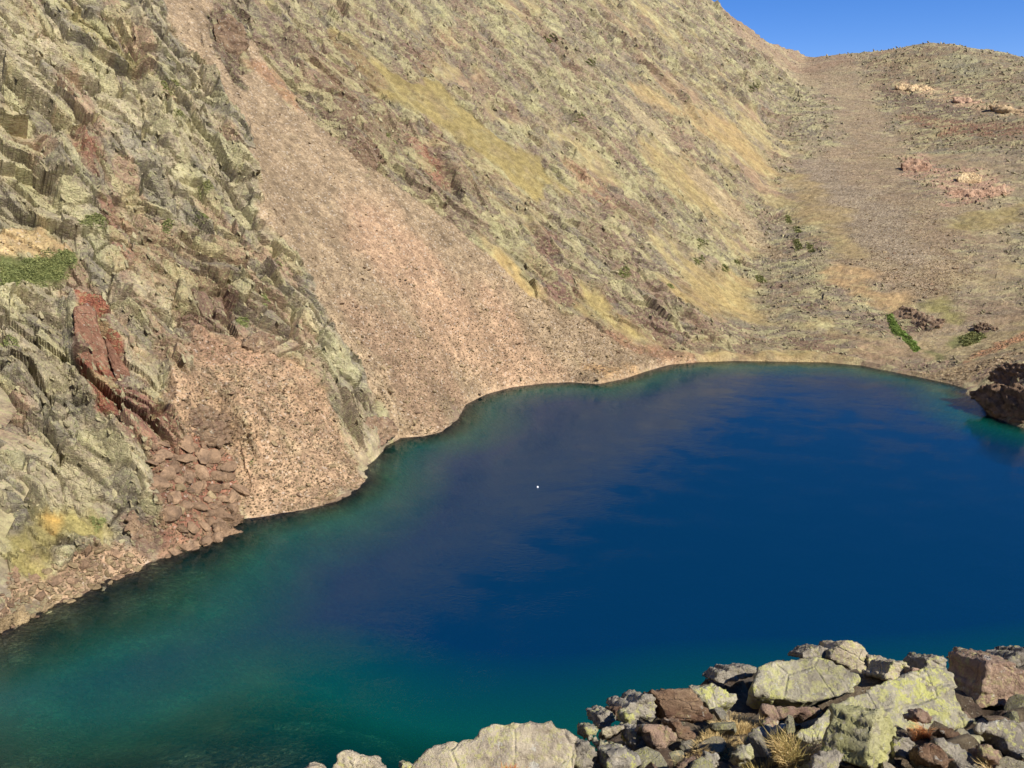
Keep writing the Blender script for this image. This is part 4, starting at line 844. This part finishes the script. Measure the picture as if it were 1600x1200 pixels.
def tledge(u, v):
    X, Y, Z = ray(u, v); ts = np.linspace(2.5, 16, 500); g = H + Z * ts - near(X * ts, Y * ts); i = np.nonzero(g <= 0)[0]
    return ts[i[0]] if len(i) else 9.
UP = (.10, -.45, .85); FRONT = (.25, -.85, .5); RF = (.5, -.6, .6); TILT = (-.1, -.6, .75)
FG = [  # name, outline, face normal, thickness, material, nearer by, label
 ('rock_slab', [(1182, 1040), (1206, 1034), (1231, 1029), (1262, 1025), (1300, 1030), (1330, 1043), (1347, 1060), (1338, 1079), (1300, 1090), (1260, 1094), (1218, 1091), (1178, 1084), (1175, 1072), (1184, 1052)], UP, .30, 'lichen', .45, 'big slab speckled with yellow lichen overhanging a dark gap'),
 ('rock_slab', [(1380, 1062), (1410, 1055), (1438, 1050), (1450, 1040), (1480, 1044), (1488, 1055), (1493, 1085), (1508, 1108), (1530, 1128), (1497, 1137), (1460, 1143), (1400, 1140), (1355, 1142), (1300, 1152), (1258, 1160), (1240, 1152), (1246, 1140), (1300, 1102), (1338, 1085)], UP, .35, 'lichen', .25, 'largest lichen covered slab sloping toward the viewer in the foreground'),
 ('boulder', [(1446, 1050), (1450, 1027), (1462, 1024), (1470, 1029), (1477, 1024), (1483, 1031), (1480, 1044), (1487, 1054), (1470, 1060)], FRONT, .35, 'grey', .35, 'square grey knob rising from the back of the largest slab'),
 ('boulder', [(1298, 1030), (1303, 1014), (1312, 1012), (1319, 1004), (1337, 1002), (1350, 1010), (1356, 1022), (1357, 1040), (1363, 1052), (1345, 1060), (1322, 1040)], FRONT, .45, 'pale', .3, 'pale pinkish rounded boulder that forms the highest foreground point'),
 ('boulder', [(1253, 1021), (1266, 1013), (1284, 1010), (1302, 1014), (1302, 1032), (1275, 1030), (1255, 1029)], FRONT, .3, 'grey', .25, 'low grey block left of the highest pale boulder'),
 ('boulder', [(1356, 1027), (1366, 1023), (1376, 1026), (1392, 1034), (1396, 1044), (1380, 1053), (1362, 1050)], FRONT, .3, 'pale', .3, 'pale small boulder right of the highest foreground boulder'),
 ('boulder', [(1380, 1060), (1390, 1046), (1399, 1034), (1416, 1036), (1426, 1047), (1422, 1057), (1398, 1064)], FRONT, .35, 'pale', .25, 'whitish pink pyramid shaped stone on the rim'),
 ('boulder', [(1424, 1050), (1430, 1044), (1440, 1044), (1446, 1052), (1440, 1060), (1428, 1060)], FRONT, .2, 'red', .25, 'small pinkish stone between pyramid stone and square knob'),
 ('boulder', [(1118, 1062), (1122, 1052), (1130, 1048), (1148, 1043), (1165, 1041), (1182, 1043), (1180, 1056), (1150, 1064), (1130, 1070)], FRONT, .3, 'grey', .3, 'cracked grey block at the left end of the big yellow slab'),
 ('rock_slab', [(1073, 1071), (1082, 1069), (1099, 1070), (1115, 1066), (1131, 1076), (1152, 1084), (1156, 1093), (1124, 1104), (1113, 1113), (1101, 1096), (1086, 1080)], UP, .25, 'lichen', .2, 'small lichen slab behind the brown striped slab'),
 ('rock_slab', [(1020, 1080), (1045, 1077), (1080, 1076), (1096, 1095), (1114, 1119), (1086, 1128), (1047, 1128), (1036, 1112), (1027, 1096)], (.2, -.7, .6), .22, 'brown', .35, 'brown striped slab leaning with a sharp dark left edge'),
 ('boulder', [(1047, 1127), (1058, 1126), (1076, 1140), (1090, 1150), (1070, 1154), (1062, 1152)], FRONT, .2, 'brown', .3, 'brown wedge under the striped slab'),
 ('boulder', [(977, 1108), (987, 1099), (1000, 1094), (1012, 1084), (1022, 1088), (1027, 1110), (1021, 1124), (1000, 1128), (985, 1132), (976, 1120)], FRONT, .4, 'grey', .25, 'rounded grey boulder left of the brown striped slab'),
 ('boulder', [(978, 1116), (992, 1112), (996, 1126), (988, 1134), (979, 1132)], FRONT, .2, 'lichen', .4, 'light square block in front of the rounded grey boulder'),
 ('boulder', [(960, 1116), (970, 1110), (978, 1106), (981, 1122), (972, 1130), (962, 1124)], FRONT, .25, 'brown', .1, 'narrow dark leaning stone left of the rounded grey boulder'),
 ('boulder', [(936, 1118), (945, 1113), (958, 1115), (966, 1122), (963, 1130), (950, 1136), (938, 1140), (935, 1128)], FRONT, .3, 'grey', .2, 'small rounded light boulder on the rim before the pebbly shallows'),
 ('boulder', [(912, 1137), (922, 1133), (939, 1138), (930, 1150), (922, 1160), (914, 1148)], FRONT, .2, 'lichen', .2, 'yellow lichened stone at the right end of the long left outcrop'),
 ('boulder', [(939, 1142), (950, 1136), (962, 1129), (973, 1137), (961, 1145), (940, 1150)], UP, .15, 'pale', .25, 'flat pale stone under the small rounded boulder'),
 ('boulder', [(938, 1158), (948, 1160), (945, 1172), (936, 1172)], FRONT, .15, 'lichen', .2, 'upright lichened chip in the dark hollow, left one'), 
 ('boulder', [(960, 1162), (968, 1166), (980, 1170), (976, 1176), (958, 1174)], FRONT, .15, 'lichen', .2, 'lichened chip in the dark hollow, right one'),
 ('boulder', [(1006, 1135), (1028, 1133), (1050, 1134), (1063, 1154), (1048, 1164), (1032, 1173), (1022, 1160), (1012, 1146)], (.2, -.7, .6), .25, 'red', .3, 'square reddish block with yellow lichen spots below the striped slab'),
 ('boulder', [(1146, 1176), (1161, 1159), (1183, 1169), (1178, 1180), (1163, 1187)], (.1, -.5, .8), .16, 'lichen', .2, 'small tilted grey block at the edge of the big shadow'),
 ('rock_slab', [(1164, 1154), (1172, 1145), (1186, 1134), (1208, 1131), (1232, 1129), (1226, 1140), (1212, 1150), (1192, 1167)], UP, .14, 'grey', .18, 'flat grey slab pointing down left above the tilted block'),
 ('rock_slab', [(1190, 1100), (1212, 1101), (1235, 1104), (1260, 1103), (1282, 1106), (1280, 1114), (1244, 1116), (1221, 1123), (1205, 1128), (1193, 1112)], UP, .15, 'red', .1, 'long reddish ledge stone in the gap under the big yellow slab'),
 ('boulder', [(1188, 1122), (1200, 1118), (1218, 1126), (1222, 1132), (1205, 1136), (1190, 1134)], UP, .12, 'red', .15, 'reddish pebbly stone below the long ledge stone'),
 ('standing_stone', [(1366, 1128), (1370, 1114), (1381, 1107), (1388, 1116), (1396, 1128), (1402, 1150), (1398, 1182), (1392, 1206), (1360, 1206), (1362, 1160)], (.75, -.6, .25), .28, 'vivid', .55, 'upright pointed stone with vivid yellow lichen and a black shaded side'),
 ('boulder', [(1398, 1160), (1408, 1148), (1418, 1152), (1436, 1162), (1424, 1172), (1412, 1184), (1398, 1184)], (.3, -.6, .6), .2, 'grey', .3, 'triangular grey brown stone right of the pointed upright stone'),
 ('boulder', [(1430, 1124), (1434, 1111), (1446, 1112), (1456, 1116), (1460, 1126), (1452, 1130), (1440, 1129)], FRONT, .12, 'red', .4, 'small red stone resting on the largest slab'),
 ('boulder', [(1526, 1108), (1532, 1085), (1538, 1062), (1544, 1040), (1558, 1034), (1586, 1036), (1596, 1044), (1606, 1056), (1616, 1096), (1590, 1102), (1560, 1105)], (.1, -.9, .35), .5, 'red', .35, 'large red brown boulder with yellow lichen at the right edge'),
 ('rock_slab', [(1486, 1052), (1492, 1044), (1504, 1038), (1516, 1040), (1520, 1045), (1534, 1046), (1529, 1056), (1506, 1052), (1490, 1058)], UP, .12, 'red', .25, 'thin red brown slab roofing the dark cavity'),
 ('boulder', [(1488, 1026), (1498, 1030), (1507, 1036), (1514, 1042), (1500, 1044), (1494, 1036)], FRONT, .1, 'red', .15, 'thin spike of rock on the rim beside the dark cavity'),
 ('boulder', [(1541, 1026), (1548, 1022), (1560, 1025), (1562, 1031), (1550, 1034), (1541, 1031)], FRONT, .2, 'lichen', .15, 'small lichened block on top behind the red boulder'),
 ('boulder', [(1560, 1025), (1572, 1021), (1582, 1018), (1586, 1024), (1574, 1030), (1562, 1032)], FRONT, .2, 'grey', .1, 'flat grey block on top behind the red boulder'),
 ('boulder', [(1575, 1034), (1588, 1024), (1600, 1017), (1620, 1012), (1625, 1060), (1602, 1052), (1590, 1040)], FRONT, .4, 'grey', .0, 'dark shaded rock at the right edge behind the red boulder'),
 ('boulder', [(1464, 1138), (1476, 1133), (1492, 1142), (1512, 1152), (1511, 1162), (1492, 1163), (1476, 1150)], TILT, .16, 'brown', .25, 'brown flat stone just below the right foot of the largest slab'),
 ('rock_slab', [(1530, 1129), (1555, 1125), (1580, 1127), (1612, 1131), (1612, 1175), (1592, 1182), (1580, 1168), (1568, 1154), (1548, 1146), (1526, 1140)], UP, .3, 'grey', .2, 'broad grey slab at the lower right edge'),
 ('boulder', [(1530, 1165), (1540, 1161), (1552, 1164), (1564, 1175), (1567, 1190), (1550, 1192), (1540, 1182)], TILT, .2, 'red', .3, 'plum coloured block under the broad grey slab'),
 ('boulder', [(1430, 1168), (1444, 1160), (1461, 1160), (1478, 1172), (1492, 1188), (1480, 1202), (1458, 1194), (1441, 1186)], TILT, .2, 'brown', .3, 'rust brown stone near the bottom edge right of the pointed stone'),
 ('rock_slab', [(1458, 1150), (1472, 1152), (1490, 1156), (1512, 1171), (1530, 1186), (1548, 1206), (1510, 1206), (1484, 1182), (1466, 1168)], UP, .16, 'grey', .22, 'long grey brown slab running down to the bottom edge'),
 ('boulder', [(1488, 1144), (1504, 1136), (1524, 1140), (1540, 1152), (1532, 1164), (1514, 1168), (1500, 1156)], UP, .16, 'lichen', .15, 'olive stone between the largest slab and the plum block'),
 ('boulder', [(1057, 1194), (1066, 1183), (1080, 1182), (1096, 1189), (1100, 1206), (1058, 1206)], TILT, .2, 'red', .2, 'smooth reddish stone at the bottom edge below the square block'),
 ('boulder', [(1096, 1180), (1112, 1172), (1126, 1180), (1122, 1194), (1104, 1198)], TILT, .15, 'grey', .15, 'small grey stone in the grass left of the big shadow'),
 ('boulder', [(1262, 1206), (1270, 1190), (1290, 1172), (1310, 1162), (1326, 1168), (1320, 1186), (1310, 1206)], UP, .2, 'grey', .2, 'grey stone in the shadow left of the pointed stone'),
 ('rock_outcrop', [(640, 1208), (646, 1192), (663, 1175), (680, 1168), (697, 1160), (721, 1155), (744, 1149), (750, 1140), (772, 1130), (796, 1131), (812, 1132), (830, 1128), (849, 1133), (864, 1130), (882, 1136), (901, 1145), (905, 1154), (898, 1160), (906, 1172), (900, 1190), (898, 1210)], (.05, -.55, .75), .6, 'pale', .45, 'long pale lichened outcrop along the bottom of the picture'),
 ('boulder', [(508, 1210), (526, 1192), (527, 1178), (537, 1173), (562, 1178), (579, 1183), (591, 1191), (600, 1210)], (0, -.7, .6), .4, 'pale', .3, 'pale boulder alone at the bottom edge left of the long outcrop'),
 ('boulder', [(628, 1196), (634, 1193), (645, 1196), (650, 1210), (626, 1210)], FRONT, .2, 'lichen', .3, 'small yellowish lump at the left foot of the long outcrop'),
 ('boulder', [(470, 1210), (484, 1197), (500, 1196), (512, 1204), (515, 1212)], FRONT, .2, 'pale', .25, 'low pale tip at the bottom edge left of the lone boulder'),
 ('boulder', [(898, 1168), (912, 1160), (924, 1164), (934, 1180), (930, 1200), (912, 1206), (898, 1195)], FRONT, .25, 'grey', .1, 'dark stone in the hollow right of the long outcrop'),
 ('boulder', [(950, 1178), (975, 1172), (1000, 1180), (1004, 1206), (950, 1208)], FRONT, .25, 'grey', .1, 'shaded stone at the bottom of the dark hollow'),
 ('boulder', [(985, 1140), (1004, 1138), (1014, 1156), (1010, 1172), (990, 1170)], FRONT, .25, 'grey', .1, 'shaded stone left of the square reddish block'),
]
for nm, ol, n, th, mt, nearer, lb in FG:
    ub = np.mean([p[0] for p in ol]); vb = np.mean([p[1] for p in ol]); tt = tledge(ub, min(vb, 1198))
    yr_lim = 10.5
    traced_rock(nm, ol, n, th, MAT[mt], t=min(tt, yr_lim) - nearer, label=lb, cat='rock slab' if 'slab' in nm else 'outcrop' if 'outcrop' in nm else 'boulder', voxel=.024 if len(ol) > 12 else .02, amp=.011)

# small loose stones between the foreground rocks
FGO = [o for o in bpy.data.objects if o.get('label') and o.location.y < 12 and o.location.z > H - 15]
FP = [stone_mesh('stone', 600 + k, d_, 3, 11, .05, MAT[m]) for k, (d_, m) in enumerate([((1, .7, .5), 'grey'), ((1, .6, .35), 'red'), ((.9, .8, .5), 'lichen'), ((1, .5, .4), 'brown'), ((1, .8, .6), 'pale')])]
def lz(x, y): return float(ledge(np.array([x]), np.array([y]))[0])
r = np.random.default_rng(77); k = 0
for _ in range(2000):
    if k >= 110: break
    u = r.uniform(620, 1640); v = r.uniform(1085, 1230)
    X, Y, Z = ray(u, v); tt = tledge(u, v)
    if tt > 8.6: continue
    x = float(X * tt); y = float(Y * tt); s = .04 + .14 * r.random() ** 2.5
    yr = np.interp(x, RX, RY)
    if y > yr - .35: continue
    o = bpy.data.objects.new('stone', FP[int(r.integers(5))]); COL.objects.link(o); o.location = (x, y, lz(x, y) + s * .15); o.scale = (s, s * r.uniform(.8, 1.2), s * r.uniform(.8, 1.3)); o.rotation_euler = (r.normal() * .5 + .3, r.normal() * .4, r.uniform(0, 6.28))
    big = s > .1
    o['category'] = 'stone'; o['group'] = 'larger loose stones between the foreground rocks' if big else 'small loose stones between the foreground rocks'
    best = min(FGO, key=lambda f: (f.location.x - x) ** 2 + (f.location.y - y) ** 2 * 2 + (0 if f.name.startswith('b') or f.name.startswith('r') or f.name.startswith('s') else 9))
    side = 'left' if (x - best.location.x) < 0 else 'right'; kind = ['grey', 'reddish', 'yellow lichened', 'brown', 'pale'][[m.name for m in FP].index(o.data.name)]
    o['label'] = '%s %s stone %s of the %s' % ('larger loose' if big else 'small loose', kind, side, ' '.join(best['label'].split()[:7])); o['group'] = 'loose stones %s of the %s' % (side, ' '.join(best['label'].split()[:7])); k += 1

# dry grass
def blade_mat(name, a, b):
    t = NT(name); rp = t.new('ShaderNodeNewGeometry').outputs['Random Per Island']; c = t.mix(rp, tup(a), tup(b))
    d1 = t.new('ShaderNodeBsdfDiffuse', i_Color=c); d2 = t.new('ShaderNodeBsdfTranslucent', i_Color=c); m = t.new('ShaderNodeMixShader'); m.inputs[0].default_value = .25
    t.t.links.new(d1.outputs[0], m.inputs[1]); t.t.links.new(d2.outputs[0], m.inputs[2]); t.t.links.new(m.outputs[0], t.out.inputs[0]); return t.m
MAT['straw'] = blade_mat('straw_grass', C(200, 170, 115) * .7, C(236, 210, 150) * .8); MAT['rust'] = blade_mat('rust_grass', C(205, 130, 80) * .7, C(235, 180, 120) * .8); MAT['olive'] = blade_mat('olive_grass', C(140, 125, 70) * .7, C(205, 185, 120) * .75)
def tuft(u, v, rad_, h, n, mat, label, near_by=.05, spread=1.0):
    tt = tledge(u, v) - near_by; X, Y, Z = ray(u, v); x0 = float(X * tt); y0 = float(Y * tt); z0 = lz(x0, y0); r = np.random.default_rng(int(u * 3 + v))
    n = int(n * 1.5); a = r.uniform(0, 6.28, n); q = rad_ * 1.15 * np.sqrt(r.random(n)); bx = q * np.cos(a); by = q * np.sin(a) * .8
    bz = ledge(x0 + bx, y0 + by) - z0 - .02
    L = h * .85 * r.uniform(.3, 1.1, n) ** 1.2; ln = r.uniform(.1, .75, n) * spread; d_ = a + r.normal(size=n) * .7
    P0 = np.stack([bx, by, bz], -1); P1 = P0 + np.stack([np.cos(d_) * ln * L * .4, np.sin(d_) * ln * L * .4, L * .65], -1); P2 = P0 + np.stack([np.cos(d_) * ln * L * 1.1, np.sin(d_) * ln * L * 1.1, L * (1 - .25 * ln)], -1)
    wv = np.stack([-np.sin(d_ + r.normal(size=n)), np.cos(d_), 0 * a], -1) * .0028
    V = np.stack([P0 - wv, P0 + wv, P1, P1 - wv * .8, P1 + wv * .8, P2], 1).reshape(-1, 3)
    o = link('dry_grass_tuft', tri_mesh('dry_grass_tuft', V, MAT[mat])); o.location = (x0, y0, z0); o['label'] = label; o['category'] = 'grass tuft'
for a in [(1150, 1108, .17, .10, 1500, 'straw', 'short straw grass mat left of the reddish ledge stone'), (1170, 1120, .15, .09, 1200, 'straw', 'straw grass patch above the flat grey pointing slab'), (1125, 1128, .14, .10, 1100, 'straw', 'straw grass patch below the small lichen slab'),
          (1070, 1168, .12, .13, 1100, 'straw', 'pale bushy grass tuft right of the square reddish block'), (1100, 1166, .10, .10, 700, 'straw', 'pale low grass right of the bushy tuft'), (1225, 1188, .16, .22, 1300, 'olive', 'long leaning grass tuft in front of the flat slabs'),
          (1250, 1180, .13, .2, 1000, 'straw', 'straw tuft with long blades beside the shaded grey stone'), (1195, 1198, .12, .14, 800, 'olive', 'olive grass tuft at the bottom edge under the tilted block'), (1447, 1145, .06, .15, 700, 'rust', 'upright orange grass tuft before the small red stone'),
          (1420, 1196, .12, .1, 700, 'olive', 'olive grass at the bottom edge beside the pointed stone'), (1560, 1198, .1, .12, 600, 'straw', 'straw tuft at the bottom edge below the plum block'), (1590, 1196, .1, .1, 500, 'rust', 'rusty grass at the lower right corner'),
          (1130, 1198, .14, .09, 700, 'straw', 'low straw grass at the bottom edge near the small grey stone'), (1310, 1198, .1, .1, 500, 'olive', 'shaded grass tuft left foot of the pointed stone')]:
    tuft(*a)
for a in [(770, 1192, .10, .09, 900, 'rust', 'rusty orange grass growing on the long pale outcrop'), (805, 1200, .10, .08, 700, 'rust', 'orange grass at the bottom edge on the long pale outcrop'), (862, 1184, .08, .10, 700, 'straw', 'straw grass on the right part of the long pale outcrop'), (840, 1198, .09, .09, 700, 'straw', 'straw grass at the bottom edge of the long pale outcrop')]:
    tuft(*a, near_by=.35)
print('objects', len(bpy.data.objects), 'tris', sum(len(o.data.polygons) * 2 for o in bpy.data.objects if o.type == 'MESH'))
